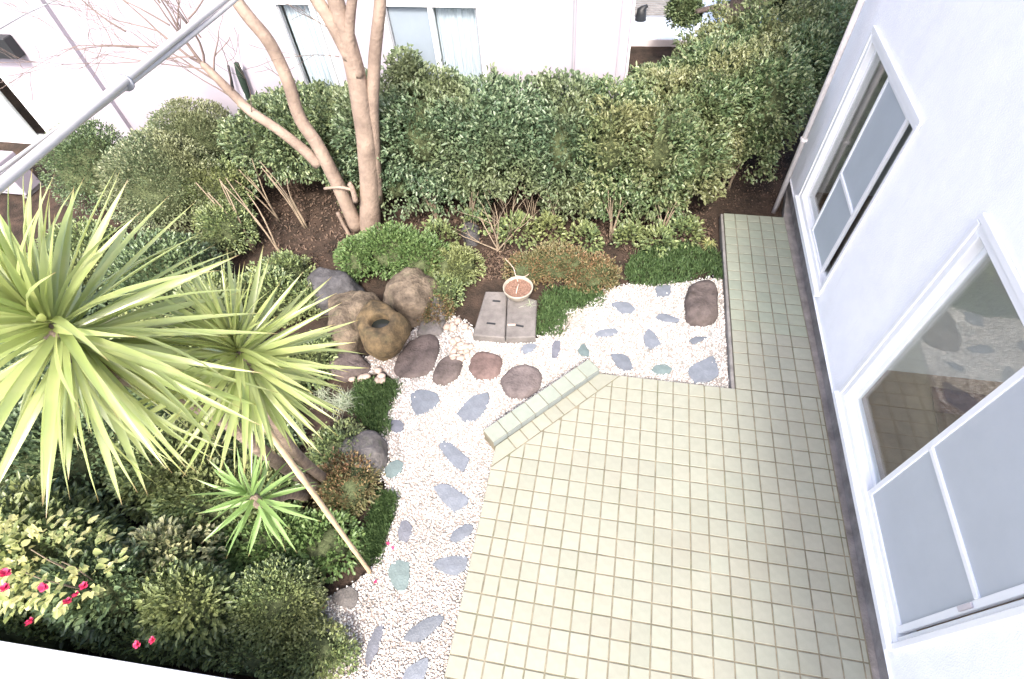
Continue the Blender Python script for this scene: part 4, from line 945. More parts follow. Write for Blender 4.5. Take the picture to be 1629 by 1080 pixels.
# round clipped bushes on the left
RG = 'rounded bushes left of the bare tree'
shrub('round_bush', [(-5.95, 1.85, .44, .74, .72, .66)], 24000, M['leaf_round'], 'largest rounded bush, behind the overhead cable', 'bush', .034, .018, group=RG, seed=11, lump=.1)
shrub('round_bush', [(-6.0, 2.75, .46, .66, .58, .58)], 15000, M['leaf_round'], 'rounded bush right of the largest one, touching the neighbour wall', 'bush', .034, .018, group=RG, seed=12, lump=.1)
shrub('round_bush', [(-7.3, 2.15, .4, .6, .6, .6)], 12000, M['leaf_dark'], 'darkest rounded bush, between the air conditioner and the largest bush', 'bush', .034, .018, group=RG, seed=13, lump=.12)
shrub('loose_shrub', [(-5.35, 2.0, .3, .45, .5, .4), (-5.0, 1.4, .2, .35, .4, .3)], 11000, M['leaf_shade'], 'loose grey green shrub with bare stems between the rounded bushes and the tree', 'shrub', .04, .02, stems=[stem_fan(-4.75, 1.4, .75, 4, .3, .013, seed=21, lean=(-.35, .2)), stem_fan(-4.35, 1.35, .8, 3, .2, .012, seed=22, lean=(-.35, .3))], seed=14)

# ---------------------------------------------------------------- crape myrtle
tree = empty('bare_tree', (-3.427, 2.007, -0.1)); tag(tree, 'leafless tree with several smooth brown trunks in front of the hedge', 'tree')
def tube_part(name, paths, parent, m, n=10, wob=.015):
    V, F = tubes([smooth_path(p, r, 4, wob, i * 7) for i, (p, r) in enumerate(paths)], n)
    o = mesh_obj(name, V, F, m, smooth=True); return under(o, parent)
TY = 2.0
tube_part('trunk', [([(-3.389, 2.0, -0.221), (-3.187, 2.0, 0.524), (-3.02, 2.0, 1.288), (-2.931, 2.0, 1.852), (-2.901, 2.0, 2.275), (-2.904, 2.0, 2.598), (-2.883, 2.0, 2.89)], [.15, .12, .108, .10, .088, .076, .066])], tree, M['bark'], 14)
tube_part('trunk', [([(-3.18, 2.04, 0.305), (-2.973, 2.04, 1.19), (-2.824, 2.04, 1.704), (-2.638, 2.04, 2.208), (-2.492, 2.04, 2.589), (-2.4, 2.04, 2.88)], [.095, .08, .066, .06, .055, .05])], tree, M['bark'])
tube_part('trunk', [([(-3.527, 1.95, -0.084), (-3.565, 1.95, 0.531), (-3.621, 1.95, 1.089), (-3.716, 1.95, 1.43), (-3.685, 1.95, 1.848), (-3.712, 1.95, 2.219), (-3.824, 1.95, 2.47), (-3.891, 1.95, 2.654), (-3.883, 1.95, 2.9)], [.10, .088, .078, .072, .068, .065, .062, .058, .05])], tree, M['bark'])
tube_part('limb', [([(-3.695, 1.93, 0.873), (-3.834, 1.93, 1.088), (-4.05, 1.93, 1.312), (-4.268, 1.93, 1.502), (-4.389, 1.93, 1.709), (-4.503, 1.93, 1.906), (-4.576, 1.93, 2.007)], [.07, .062, .055, .055, .05, .042, .035])], tree, M['bark'])
tube_part('limb', [([(-2.881, 1.97, 1.932), (-2.859, 1.97, 2.289), (-2.728, 1.97, 2.611), (-2.561, 1.97, 2.855)], [.06, .05, .045, .04])], tree, M['bark'])
tube_part('limb', [([(-2.92, 1.97, 2.084), (-2.991, 1.97, 2.424), (-3.098, 1.97, 2.657), (-3.163, 1.97, 2.897)], [.06, .066, .06, .05])], tree, M['bark'])
tube_part('cut_stub', [([(-3.341, 1.85, 0.436), (-3.33, 1.85, 0.622), (-3.348, 1.85, 0.693)], [.035, .03, .03])], tree, M['bark'])
tube_part('cut_stub', [([(-3.32, 1.85, 0.605), (-3.492, 1.85, 0.628), (-3.702, 1.85, 0.593)], [.022, .018, .018])], tree, M['bark'], wob=.005)
tube_part('cut_stub', [([(-3.599, 1.85, -0.256), (-3.635, 1.85, 0.011), (-3.654, 1.85, 0.234)], [.026, .022, .024])], tree, M['bark'], wob=.005)
def grow(start, d, ln, r, depth, out, rs):
    d = d.normalized(); pts = [start]; rad = [r]; p = start
    seg = 5
    for i in range(seg):
        d = (d + Vector((rs.uniform(-1, 1), rs.uniform(-1, 1), rs.uniform(-.7, 1))) * .17).normalized()
        p = p + d * ln / seg; pts.append(p); rad.append(max(.0022, r * (1 - .65 * (i + 1) / seg)))
    out.append((pts, rad))
    if depth > 0:
        for k in range(rs.choice((2, 3, 3))):
            i = rs.randint(2, seg); dd = (d + Vector((rs.uniform(-1, 1), rs.uniform(-.8, .8), rs.uniform(-.8, .9))) * .75)
            grow(pts[i], dd, ln * rs.uniform(.5, .8), rad[i] * .72, depth - 1, out, rs)
rs = random.Random(5); tw = []
for st, en, r_, dp in (((-4.576, 1.93, 2.007), (-5.237, 1.9, 2.32), .022, 3), ((-4.576, 1.93, 2.007), (-4.666, 1.9, 2.583), .026, 3), ((-4.566, 1.93, 1.988), (-4.377, 1.9, 2.56), .02, 3),
                       ((-4.454, 1.93, 1.795), (-5.011, 1.8, 2.189), .018, 3), ((-4.337, 1.93, 1.592), (-4.709, 1.8, 2.044), .014, 2), ((-4.503, 1.93, 1.906), (-4.353, 2.0, 2.299), .016, 2),
                       ((-5.237, 1.9, 2.32), (-5.958, 1.9, 2.591), .014, 3), ((-4.976, 1.9, 2.177), (-6.236, 1.8, 2.278), .011, 3), ((-4.624, 1.9, 2.275), (-4.654, 1.8, 2.748), .014, 3), ((-4.547, 1.93, 1.957), (-5.941, 1.8, 1.905), .010, 2), ((-4.445, 1.9, 2.45), (-3.884, 1.8, 2.805), .012, 2), ((-4.691, 1.9, 2.389), (-5.263, 1.85, 2.698), .012, 3), ((-4.593, 1.9, 2.095), (-5.548, 1.85, 2.058), .011, 3), ((-4.41, 1.9, 2.281), (-4.52, 1.95, 2.698), .012, 3), ((-4.389, 1.93, 1.709), (-4.051, 1.8, 2.331), .009, 2), ((-5.2, 1.9, 2.171), (-6.048, 1.9, 2.148), .012, 2), ((-3.685, 1.95, 1.848), (-3.755, 1.8, 2.045), .009, 1), ((-2.901, 2.0, 2.275), (-3.249, 1.8, 2.512), .010, 2),
                       ((-3.041, 2.0, 2.097), (-3.528, 1.8, 2.316), .007, 1), ((-4.666, 1.9, 2.583), (-4.706, 1.9, 2.814), .014, 2), ((-4.251, 1.9, 1.505), (-3.908, 1.8, 2.22), .007, 1)):
    a, b = Vector(st), Vector(en); grow(a, b - a, (b - a).length * 1.05, r_, dp, tw, rs)
tw = [(p_, [max(.0020, q_ * .72) for q_ in r_]) for p_, r_ in tw]
V, F = tubes(tw, 5, False); stuff(under(mesh_obj('twigs', V, F, M['twig'], smooth=True), tree))

# ---------------------------------------------------------------- low plants round the gravel
def patch(name, poly, n, ln, m, label, cat, h=.04, wd=.006, z0=-.1, mound=.05, jitter=.5):
    xs = [p[0] for p in poly]; ys = [p[1] for p in poly]
    x = rng.uniform(min(xs), max(xs), n * 3); y = rng.uniform(min(ys), max(ys), n * 3)
    k = inside(poly, x + rng.normal(0, .035, x.shape), y + rng.normal(0, .035, x.shape)); x, y = x[k][:n], y[k][:n]
    z = np.array([z0 + mound * (.5 + .8 * noise.noise(Vector((a * 5, b * 5, 2)))) for a, b in zip(x, y)]) - .02
    P = np.stack([x, y, z], 1); N = np.tile(np.array([0, 0, 1.0]), (len(x), 1))
    V, F = leaves(P, N, ln, wd, droop=.1, up=.2, jitter=jitter * 1.3)
    o = np_mesh(name, V, F, m); stuff(o); o['label'] = label; o['category'] = cat
    mnd = (sum(xs) / len(xs), sum(ys) / len(ys))
    return o
patch('mondo_grass', [(0.039, 1.612), (0.115, 1.848), (0.445, 2.089), (0.782, 2.146), (1.196, 1.98), (1.209, 1.588), (1.114, 1.561), (0.949, 1.679), (0.754, 1.485), (0.268, 1.348), (0.093, 1.417)], 5200, .06, M['leaf_moss'], 'dark green mondo grass patch left of the large oblong boulder by the narrow path', 'ground cover', wd=.011, mound=.05)
patch('mondo_grass', [(-0.863, 0.455), (-0.899, 0.748), (-0.864, 1.158), (-0.605, 1.191), (-0.24, 1.238), (-0.169, 1.158), (-0.201, 1.038), (-0.563, 0.848), (-0.601, 0.491)], 3600, .06, M['leaf_moss'], 'dark green mondo grass patch right of the concrete covers', 'ground cover', wd=.011)
patch('mondo_grass', [(-2.645, -0.457), (-2.474, -0.335), (-2.223, -0.348), (-2.178, -0.486), (-2.203, -0.631), (-2.211, -0.791), (-2.092, -0.905), (-2.103, -0.992), (-2.264, -0.93), (-2.402, -0.885), (-2.556, -0.751)], 3200, .06, M['leaf_moss'], 'dark green mondo grass patch above the rounded grey boulder', 'ground cover', wd=.011)
patch('mondo_grass', [(-2.037, -1.573), (-1.839, -1.524), (-1.791, -1.726), (-1.804, -1.943), (-1.796, -2.115), (-1.922, -2.182), (-1.966, -1.921)], 3000, .06, M['leaf_moss'], 'dark green mondo grass edging the gravel beside the bamboo stake', 'ground cover', wd=.011)
def blades(name, c, n, ln, m, label, cat, wd=.007, spread=.04):
    V, F = [], []
    for i in range(n):
        a = random.uniform(0, 6.28); e = random.uniform(.2, 1.2); L_ = ln * random.uniform(.6, 1.1)
        d = Vector((math.cos(a) * math.cos(e), math.sin(a) * math.cos(e), math.sin(e))); s = Vector((-math.sin(a), math.cos(a), 0)) * wd / 2
        p = Vector((random.gauss(0, spread), random.gauss(0, spread), 0)); b = len(V)
        for t in (0, .35, .7, 1):
            q = p + d * L_ * t + Vector((0, 0, -L_ * .55 * t * t)); ww = 1 - t * .85
            V += [q - s * ww, q + s * ww]
        F += [(b + 2 * j, b + 2 * j + 1, b + 2 * j + 3, b + 2 * j + 2) for j in range(3)]
    o = mesh_obj(name, V, F, m); o.location = c
    return tag(o, label, cat)
blades('sedge', (-2.689, -0.667, -0.1), 150, .26, M['leaf_sedge'], 'pale striped sedge tuft beside the mondo grass, left of the gravel', 'grass tuft')
blades('sedge', (-2.95, -0.644, -0.1), 70, .22, M['leaf_sedge'], 'smaller pale sedge tuft under the yucca leaves', 'grass tuft')
blades('dry_tuft', (-0.977, 0.819, 0.0), 26, .14, M['leaf_sedge'], 'withered pale sprig lying beside the plant pot', 'grass tuft', .006, .02)
blades('striped_plant', (1.041, 2.194, -0.1), 60, .15, M['leaf_camellia'], 'small pale leaved plant at the corner of the narrow path', 'plant', .014, .03)

shrub('green_bush', [(-2.75, 1.35, .12, .42, .36, .3), (-2.4, 1.3, .1, .32, .34, .26), (-3.15, 1.2, .08, .26, .3, .24)], 9500, M['leaf_green'], 'bright green low bush behind the large tan boulder', 'bush', .042, .022, seed=31, lump=.2, stems=[])
shrub('green_bush', [(-2.0, 1.3, .03, .36, .3, .2), (-2.05, .9, -.02, .25, .28, .16)], 6500, M['leaf_shade'], 'olive low bush between the bright green bush and the dead fern', 'bush', .04, .02, seed=32)
shrub('azalea', [(-.75, 1.5, .0, .45, .3, .2), (-.35, 1.42, -.02, .35, .28, .16), (-1.1, 1.4, -.02, .3, .26, .17)], 9500, M['leaf_azalea'], 'reddish and yellow leaved azalea right of the plant pot', 'shrub', .034, .016, seed=33)
shrub('azalea', [(-2.05, .62, -.03, .2, .2, .12)], 2200, M['leaf_azalea'], 'small brownish azalea left of the concrete covers', 'shrub', .032, .016, seed=34)
# dead shrub and dry leaves
dead = empty('dead_shrub', (-1.534, 1.744, -0.1)); tag(dead, 'bare dead shrub of brown branches behind the plant pot', 'shrub')
rs = random.Random(9); tw = []
b0 = Vector((-1.54, 1.765, -0.12))
for a in ((-.35, .2, .7), (.45, .25, .75), (-.12, .3, .9), (.05, .35, .9), (-.6, .05, .35), (.15, -.1, .35), (-.1, .1, .7)):
    grow(b0 + Vector((rs.uniform(-.04, .04), rs.uniform(-.03, .03), 0)), Vector(a), .62, .011, 1, tw, rs)
V, F = tubes(tw, 5, False); under(mesh_obj('branch', V, F, M['stem'], smooth=True), dead)
patch('dry_leaves', [(-1.813, 1.71), (-1.118, 1.911), (-1.056, 1.52), (-1.409, 1.313), (-1.703, 1.223)], 900, .04, M['leaf_dry'], 'brown dry leaves fallen behind the concrete covers', 'leaf litter', wd=.02, mound=.02, jitter=1.5)
patch('dry_leaves', [(1.241, 2.929), (1.919, 3.005), (2.27, 4.328), (1.558, 4.101), (1.006, 3.169)], 700, .03, M['leaf_dry'], 'brown dry leaves on the bare soil at the end of the narrow path', 'leaf litter', wd=.014, mound=.01, jitter=1.5)
patch('dry_leaves', [(-3.046, -1.087), (-2.604, -1.021), (-2.357, -1.322), (-2.642, -1.557), (-3.084, -1.433)], 900, .04, M['leaf_dry'], 'reddish dry leaves at the foot of the yucca', 'leaf litter', wd=.016, mound=.02, jitter=1.5)
patch('dry_leaves', [(-0.054, 1.981), (1.069, 2.592), (0.978, 2.106), (0.074, 1.771)], 500, .035, M['leaf_dry'], 'brown dry leaves under the yellowish hedge shrub', 'leaf litter', wd=.014, mound=.02, jitter=1.5)

patch('leaf_litter', [(-3.251, 1.963), (-2.526, 2.506), (-1.193, 2.929), (0.004, 3.06), (1.08, 2.911), (1.136, 2.298), (0.065, 1.938), (-0.73, 2.016), (-1.852, 1.882), (-2.771, 1.833)], 2600, .045, M['leaf_dry'], 'dull brown leaf litter on the soil along the foot of the hedge', 'leaf litter', wd=.022, mound=.02, jitter=1.6)
patch('leaf_litter', [(-5.426, 2.613), (-4.204, 3.526), (-3.441, 1.753), (-3.749, 1.018), (-4.607, 1.37)], 1300, .045, M['leaf_dry'], 'brown leaf litter on the soil left of the bare tree', 'leaf litter', wd=.022, mound=.02, jitter=1.6)
# ---------------------------------------------------------------- shrubs in the lower left bed
keepwing = lambda P: P[:, 1] > (-3.126 + 0.0385 * (P[:, 0] - -3.683))
BG = 'shrubs filling the bed below the yucca'
def bed_shrub(ells, n, m, label, seed, ln=.05, wd=.026, **kw):
    return shrub('shrub', ells, n, M[m], label, 'shrub', ln, wd, group=BG, seed=seed, clip=keepwing, **kw)
bed_shrub([(-6.7, .8, .1, .6, .5, .36), (-6.2, .3, .15, .5, .5, .36)], 9000, 'leaf_shade', 'low shrub at the left picture edge above the big yucca head', 40)
bed_shrub([(-4.35, -.05, .2, .5, .5, .42), (-4.0, .45, .1, .4, .4, .3)], 10000, 'leaf_shade', 'dark shrub showing between the two yucca heads and the blue grey boulder', 41)
bed_shrub([(-5.1, .3, .3, .6, .6, .5)], 8000, 'leaf_dark', 'dark shrub behind the upper leaves of the big yucca head', 42)
bed_shrub([(-5.3, -1.0, .35, .6, .6, .55), (-6.0, -.5, .3, .6, .6, .5)], 13000, 'leaf_dark', 'dark shrub at the left picture edge behind the big yucca head', 43)
bed_shrub([(-3.55, -.75, .1, .45, .5, .35), (-3.2, -.3, .0, .3, .35, .22)], 8000, 'leaf_shade', 'shrub hidden under the middle yucca head', 44)
bed_shrub([(-4.55, -1.85, .4, .6, .55, .55), (-5.2, -2.0, .45, .55, .6, .6)], 14000, 'leaf_dark', 'large dark glossy shrub below the big yucca head', 45, .055, .03)
bed_shrub([(-3.75, -1.75, .3, .45, .45, .45)], 8500, 'leaf_shade', 'mid green shrub below the drooping leaves of the big yucca head', 46)
bed_shrub([(-4.15, -2.6, .5, .55, .45, .6)], 9000, 'leaf_shade', 'shrub above the white parapet, right of the pink flowered camellia', 47, .06, .03)
bed_shrub([(-3.3, -2.45, .3, .3, .3, .4)], 2300, 'leaf_varieg', 'yellow variegated shrub in the lower left bed', 48, .055, .028, k=.55)
bed_shrub([(-2.95, -2.75, .25, .35, .28, .4)], 5000, 'leaf_shade', 'shrub with yellow tipped leaves near the lower picture edge', 49, .05, .026)
bed_shrub([(-2.42, -2.62, .12, .36, .34, .3)], 9000, 'leaf_shade', 'dense small leaved green mound beside the lower gravel', 50, .028, .016, lump=.1)
bed_shrub([(-2.75, -2.15, .02, .4, .35, .22), (-2.3, -2.1, -.02, .3, .3, .18)], 6000, 'leaf_green', 'low leafy green shrub beside the foot of the bamboo stake', 51, .045, .026)
bed_shrub([(-2.3, -1.55, -.02, .3, .35, .18)], 4500, 'leaf_azalea', 'brownish low shrub between the small yucca head and the gravel', 52, .036, .018)
bed_shrub([(-2.55, -1.2, -.04, .25, .28, .15)], 2600, 'leaf_shade', 'grey green low shrub below the rounded grey boulder', 53, .036, .02)
bed_shrub([(-3.3, -1.3, .05, .4, .4, .25)], 4500, 'leaf_dark', 'dark low shrub at the foot of the yucca trunks', 54)
bed_shrub([(-4.9, -1.35, .35, .55, .5, .5), (-4.0, -1.15, .25, .45, .4, .4)], 11000, 'leaf_dark', 'dark leaved shrub straight under the big yucca head', 55, .05, .028)
bed_shrub([(-3.35, -1.95, .22, .4, .35, .36), (-3.0, -1.75, .1, .35, .35, .26)], 8000, 'leaf_shade', 'shrub left of the small yucca head', 56, .05, .028)
bed_shrub([(-3.55, -2.75, .4, .42, .3, .5)], 5000, 'leaf_dark', 'dark shrub between the variegated shrub and the white parapet', 57, .055, .03)
bed_shrub([(-2.1, -2.85, -.02, .4, .2, .2)], 3500, 'leaf_shade', 'low green shrub at the lower picture edge where the parapet leaves the frame', 58, .035, .018)
bed_shrub([(-5.4, -2.75, .5, .7, .4, .6)], 8000, 'leaf_shade', 'shrub in the lower left corner behind the pink flowered camellia', 59, .06, .032)
bed_shrub([(-4.0, .95, .02, .3, .25, .2), (-3.6, .55, .0, .25, .3, .18)], 4000, 'leaf_shade', 'low shrub left of the blue grey boulder', 60, .04, .022)
bed_shrub([(-4.7, -.6, .25, .5, .45, .45)], 7000, 'leaf_shade', 'shrub glimpsed between the leaves of the two larger yucca heads', 63, .05, .028)
bed_shrub([(-2.5, -2.98, .02, .5, .16, .2), (-3.3, -3.05, .1, .5, .16, .3)], 6000, 'leaf_shade', 'low green edging plant along the foot of the white parapet', 64, .04, .02)
bed_shrub([(-4.2, -3.1, .25, .6, .2, .45)], 5000, 'leaf_shade', 'dull green shrub against the white parapet behind the camellia', 65, .05, .026)
# tall camellia with pink flowers next to the parapet
cam_e = [(-3.4, -2.84, 1.75, .3, .2, .36), (-3.25, -2.82, 2.1, .2, .2, .24), (-3.5, -2.75, 1.2, .42, .25, .45)]
cml = shrub('flowering_camellia', cam_e, 1400, M['leaf_camellia'], 'pale leaved camellia with pink flowers beside the white parapet', 'shrub',   .06, .036, seed=61, clip=keepwing, k=0, per=4, spread=.03, lump=.3, depth=.75, stems=[stem_fan(-3.5, -2.8, 1.25, 7, .3, .008, seed=62)])
FLP = [(-2.538, -2.881, 1.821), (-2.638, -2.925, 1.931), (-2.612, -2.96, 1.778), (-2.578, -3.072, 1.94), (-2.708, -2.966, 2.039), (-2.615, -2.923, 2.178), (-2.406, -3.06, 1.421), (-2.327, -3.029, 1.429), (-2.572, -2.927, 1.794)]
for i, p in enumerate(FLP):
    V, F = [], []
    for j in range(9):
        a = j * 2.4; e = .25 + .1 * j; r_ = .023
        d = Vector((math.cos(a) * math.cos(e), math.sin(a) * math.cos(e), math.sin(e))); s = Vector((-math.sin(a), math.cos(a), 0)); b = len(V)
        V += [Vector((0, 0, 0)), d * r_ * .6 + s * r_ * .5, d * r_ * 1.05 + s * r_ * .2, d * r_ * 1.05 - s * r_ * .2, d * r_ * .6 - s * r_ * .5]; F.append((b, b + 1, b + 2, b + 3, b + 4))
    o = mesh_obj('flower', V, F, M['petal'], smooth=True); o.location = Vector(p) - cml.location; o.parent = cml; o.rotation_euler = (random.uniform(-.6, .6), random.uniform(-.6, .6), 0)
# fallen petals on the gravel
pt = None
for q in [(-2.124, -2.553), (-1.985, -2.669), (-2.055, -2.743), (-1.766, -1.976), (-1.717, -2.006), (-2.22, -2.671), (-1.772, -2.287)]:
    V, F = [(-.014, -.01, 0), (.012, -.012, .004), (.018, .008, .008), (-.004, .016, .003)], [(0, 1, 2, 3)]
    o = mesh_obj('fallen_petal', V, F, M['petal']); o.location = (q[0], q[1], -.078); o.rotation_euler.z = random.uniform(0, 6)
    tag(o, 'fallen pink petal on the lower gravel near the shrubs', 'petal', 'fallen pink petals')

# ---------------------------------------------------------------- yucca
def dry_tips(m):
    t = m.node_tree; b = t.nodes['Principled BSDF']; src = b.inputs['Base Color'].links[0].from_socket
    uv = t.nodes.new('ShaderNodeUVMap'); sx = t.nodes.new('ShaderNodeSeparateXYZ'); t.links.new(uv.outputs[0], sx.inputs[0])
    o = t.nodes.new('ShaderNodeNewGeometry'); mr = t.nodes.new('ShaderNodeMapRange'); mr.inputs['From Min'].default_value = .9; mr.inputs['From Max'].default_value = .98
    t.links.new(sx.outputs[0], mr.inputs['Value']); mx = t.nodes.new('ShaderNodeMix'); mx.data_type = 'RGBA'; mx.inputs['B'].default_value = (.20, .13, .06, 1)
    t.links.new(mr.outputs[0], mx.inputs['Factor']); t.links.new(src, mx.inputs['A']); t.links.new(mx.outputs['Result'], b.inputs['Base Color'])
dry_tips(M['leaf_yucca']); dry_tips(M['leaf_yucca_low'])
yc = empty('yucca', (-2.61, -1.575, -0.12)); tag(yc, 'tall yucca with three heads of long yellow green sword leaves, tied to a bamboo stake', 'yucca')
def yleaf(L_, W_, curve, m, twist=0.0, seg=6):
    V, F = [], []
    for i in range(seg + 1):
        t = i / seg
        ww = W_ * (.55 + 1.1 * t if t < .35 else (1 - ((t - .35) / .65) ** 1.6) * .935 + .0) * .5
        ww = max(ww, .0008)
        x = L_ * (t - .12 * abs(curve) * t * t); z = -L_ * curve * t * t
        V += [(x, -ww, z + ww * .45), (x, 0, z), (x, ww, z + ww * .45)]
    for i in range(seg):
        b = 3 * i; F += [(b, b + 1, b + 4, b + 3), (b + 1, b + 2, b + 5, b + 4)]
    me = bpy.data.meshes.new('leaf'); me.from_pydata(V, [], F); me.materials.append(m)
    uv = me.uv_layers.new(name='UVMap')
    for lp in me.loops: uv.data[lp.index].uv = ((lp.vertex_index // 3) / seg, (lp.vertex_index % 3) / 2)
    me.polygons.foreach_set('use_smooth', [True] * len(me.polygons)); return me
YM = [yleaf(1, w_, c, M['leaf_yucca']) for w_, c in ((.058, .02), (.064, .06), (.055, .12), (.068, .04), (.055, .3), (.062, .09), (.058, .42))]
YL = [yleaf(1, w_, c, M['leaf_yucca_low']) for w_, c in ((.085, .06), (.095, .14), (.085, .25))]
def head(c, axis, n, ln, meshes, stem, seed, emin=-75, emax=85):
    rs = random.Random(seed); ax = Vector(axis).normalized(); q = ax.to_track_quat('Z', 'Y')
    V, F = tubes([smooth_path(*stem)], 10)
    hd = under(mesh_obj('stem', V, F, M['yucca_bark'], smooth=True), yc)
    XV, XF, XU = [], [], []
    for i in range(n):
        f_ = (i + .5) / n
        el = R(emin + (emax - emin) * (1 - f_ ** 1.0)) ; az = i * 2.39996 + rs.uniform(-.25, .25)
        el += rs.gauss(0, .16)
        L_ = ln * (1.0 - .28 * max(0, math.sin(el)) ** 2) * rs.uniform(.86, 1.08)
        d = Vector((math.cos(az) * math.cos(el), math.sin(az) * math.cos(el), math.sin(el)))
        rot = q @ (Matrix.Rotation(az, 3, 'Z') @ Matrix.Rotation(-el, 3, 'Y') @ Matrix.Rotation(rs.uniform(-.9, .9), 3, 'X')).to_quaternion()
        base = Vector(c) + ax * (.10 * (1 - 2 * f_)) + (q @ d) * .015
        mtx = Matrix.Translation(base) @ rot.to_matrix().to_4x4() @ Matrix.Diagonal((L_, L_, L_, 1))
        me = rs.choice(meshes)
        if i % 2 == 0 or n < 60:
            o = bpy.data.objects.new('leaf', me); C.objects.link(o); o.parent = hd; o.matrix_basis = mtx
        else:
            b = len(XV); XV += [mtx @ v.co for v in me.vertices]; XF += [tuple(b + k for k in p.vertices) for p in me.polygons]; XU += [tuple(d_.uv) for d_ in me.uv_layers[0].data]
    if XV:
        o = mesh_obj('leaf', XV, XF, meshes[0].materials[0], hd, smooth=True); stuff(o)
        uv = o.data.uv_layers.new(name='UVMap'); uv.data.foreach_set('uv', [c_ for u_ in XU for c_ in u_])
    return hd
c1, c2, c3 = Vector((-1.899, -2.307, 3.217)), Vector((-1.661, -2.024, 2.719)), Vector((-2.087, -2.239, 1.52))
root = Vector((-2.61, -1.575, -0.12))
mid1 = Vector((-2.136, -1.964, 1.415))
head(c1, (-.05, -.1, 1), 230, .585, YM, ([root, mid1, mid1.lerp(c1, .5) + Vector((0, .05, -.05)), c1 - Vector((.02, .02, .12)), c1 + Vector((0, 0, .05))], [.05, .042, .036, .032, .024]), 1, -72)
head(c2, (.08, .05, 1), 220, .475, YM, ([root + Vector((.05, .08, 0)), Vector((-2.085, -1.86, 1.356)), Vector((-1.915, -1.903, 2.042)), c2 - Vector((0, 0, .12)), c2 + Vector((0, 0, .05))], [.045, .038, .034, .03, .022]), 2, -72)
head(c3, (-.05, -.1, 1), 52, .36, YL, ([root + Vector((-.06, -.1, 0)), root.lerp(c3, .5) + Vector((-.03, -.02, 0)), c3 - Vector((0, 0, .1)), c3 + Vector((0, 0, .04))], [.05, .042, .035, .025]), 3, -50)
# bamboo stake
sa, sb = Vector((-1.85, -2.225, -0.12)), Vector((-1.731, -2.107, 2.361))
pts = [sa.lerp(sb, i / 24) for i in range(25)]
V, F = tubes([(pts, [.0165 if i % 6 else .0195 for i in range(25)])], 10)
tag(mesh_obj('bamboo_stake', V, F, M['bamboo'], smooth=True), 'long bamboo stake leaning from the gravel edge into the yucca', 'stake')

# ---------------------------------------------------------------- overhead cables
ca, cb = Vector((-1.396, -2.493, 3.891)), Vector((-1.843, -0.684, 3.653))
cd = (cb - ca).normalized(); side = cd.cross(Vector((0, 0, 1))).normalized(); upv = side.cross(cd)
cable = empty('overhead_cable', ca); tag(cable, 'thick grey twin service cable crossing the upper left corner', 'cable')
def strand(ph, r_, off):
    pts = []
    for i in range(61):
        t = i / 60; a = ph + t * 2.6; p = ca.lerp(cb, t) + side * math.cos(a) * off + upv * math.sin(a) * off; pts.append(p)
    return pts, [r_] * 61
for ph, r_, off in ((0, .0108, .0100), (math.pi, .0085, .0105), (2.2, .004, .0165)):
    V, F = tubes([strand(ph, r_, off)], 10); under(mesh_obj('strand', V, F, M['cable'], smooth=True), cable)
tp = ca.lerp(cb, .36)
V, F = tubes([([tp - cd * .004, tp + cd * .004], [.0215, .0215])], 14); under(mesh_obj('cable_tie', V, F, M['groove'], smooth=True), cable)
V, F = tubes([([Vector((-7.939, 2.6, 1.922)), Vector((-7.156, 2.6, 2.178)), Vector((-6.273, 2.6, 2.424))], [.008] * 3)], 6)
tag(mesh_obj('thin_wire', V, F, M['groove'], smooth=True), 'thin dark wire in the extreme upper left corner before the neighbour wall', 'wire')

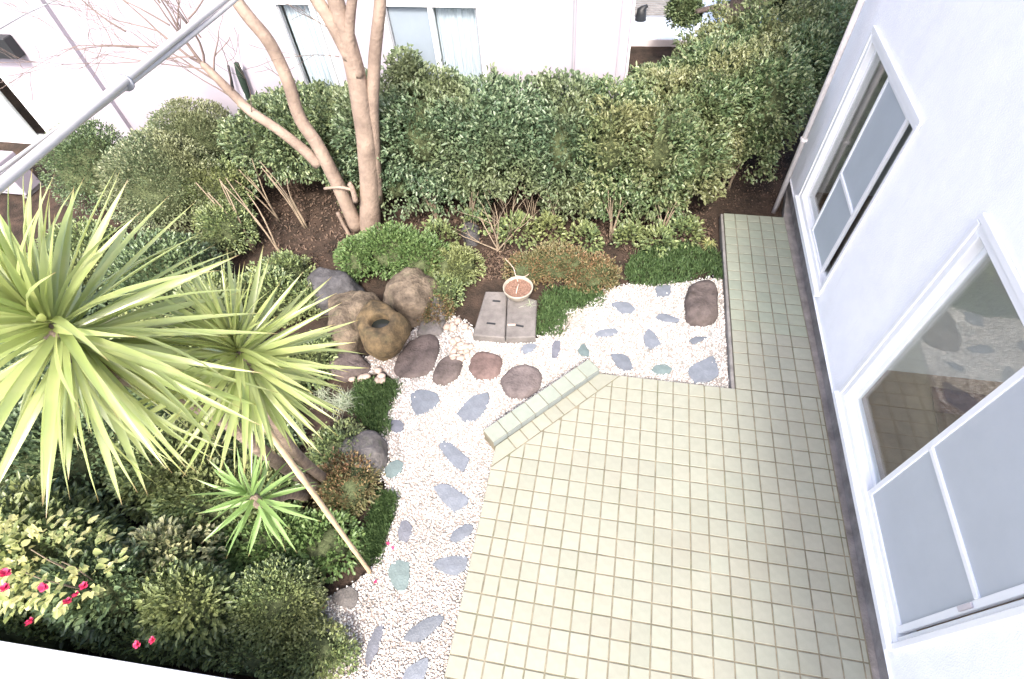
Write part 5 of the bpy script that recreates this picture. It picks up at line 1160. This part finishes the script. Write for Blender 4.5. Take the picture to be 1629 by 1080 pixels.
# ---------------------------------------------------------------- things by the neighbour's wall
def rod(name, a, b, r_, m, label, cat):
    V, F = tubes([([Vector(a), Vector(b)], [r_, r_])], 8); return tag(mesh_obj(name, V, F, m, smooth=True), label, cat)
rod('garden_pole', (-5.597, 3.4, 0.881), (-5.51, 3.44, 1.259), .016, M['black'], 'short black pole leaning on the neighbour wall left of the folded parasol', 'pole')
rod('garden_pole', (-6.144, 3.4, 0.598), (-6.121, 3.44, 0.747), .016, M['black'], 'black peg end by the neighbour wall just above the rounded bush', 'pole')
par = empty('folded_parasol', (-5.433, 3.38, 0.763)); tag(par, 'folded dark green parasol leaning against the neighbour wall', 'parasol')
V, F = tubes([smooth_path([(-5.405, 3.4, 0.781), (-5.382, 3.4, 0.978), (-5.36, 3.4, 1.167), (-5.337, 3.4, 1.316)], [.025, .045, .05, .03])], 9); under(mesh_obj('canopy', V, F, M['cloth'], smooth=True), par)
V, F = tubes([([(-5.553, 3.43, 0.638), (-5.425, 3.43, 0.961), (-5.295, 3.43, 1.303)], [.012, .012, .012])], 8); under(mesh_obj('pole', V, F, M['wall'], smooth=True), par)

# ---------------------------------------------------------------- beyond the porch
tb = (0.882, 7.874, -0.1)
tc_ = (0.582, 6.6, 0.821)
shrub('topiary', [(tc_[0], 6.6, tc_[2], .27, .27, .28)], 5200, M['leaf_hedge_dark'], 'clipped green ball of a small tree before the pale blue porch', 'bush', .05, .026, seed=71, lump=.06, k=.75)
dt = empty('old_tree', (1.573, 7.659, -0.1)); tag(dt, 'old tree with a grey brown trunk left of the farthest hedge', 'tree')
tube_part('trunk', [([(1.331, 6.4, 0.388), (1.343, 6.4, 0.715), (1.389, 6.4, 1.065), (1.43, 6.4, 1.547)], [.16, .15, .17, .2])], dt, M['stone_brown'])
tube_part('trunk', [([(1.389, 6.5, 0.375), (1.467, 6.5, 0.631), (1.66, 6.5, 0.947), (1.907, 6.5, 1.442)], [.14, .13, .12, .12])], dt, M['bark'])
tube_part('limb', [([(1.232, 6.4, 0.96), (0.999, 6.4, 0.956), (0.732, 6.4, 0.882)], [.06, .045, .035])], dt, M['stone_brown'])
shrub('dark_shrub', [(.95, 6.1, .05, .4, .35, .3), (.55, 6.3, .0, .3, .3, .22)], 5000, M['leaf_dark'], 'dark leaved low shrub in front of the porch edge', 'shrub', .05, .026, seed=72)
shrub('tall_evergreen', [(2.6, 7.6, 1.2, 1.0, .9, 1.3), (3.6, 8.2, 1.3, 1.1, 1.0, 1.4), (1.9, 8.0, .8, .6, .6, .9)], 15000, M['leaf_dark'], 'dark evergreen mass behind the old tree at the top of the picture', 'tree', .08, .045, seed=73)
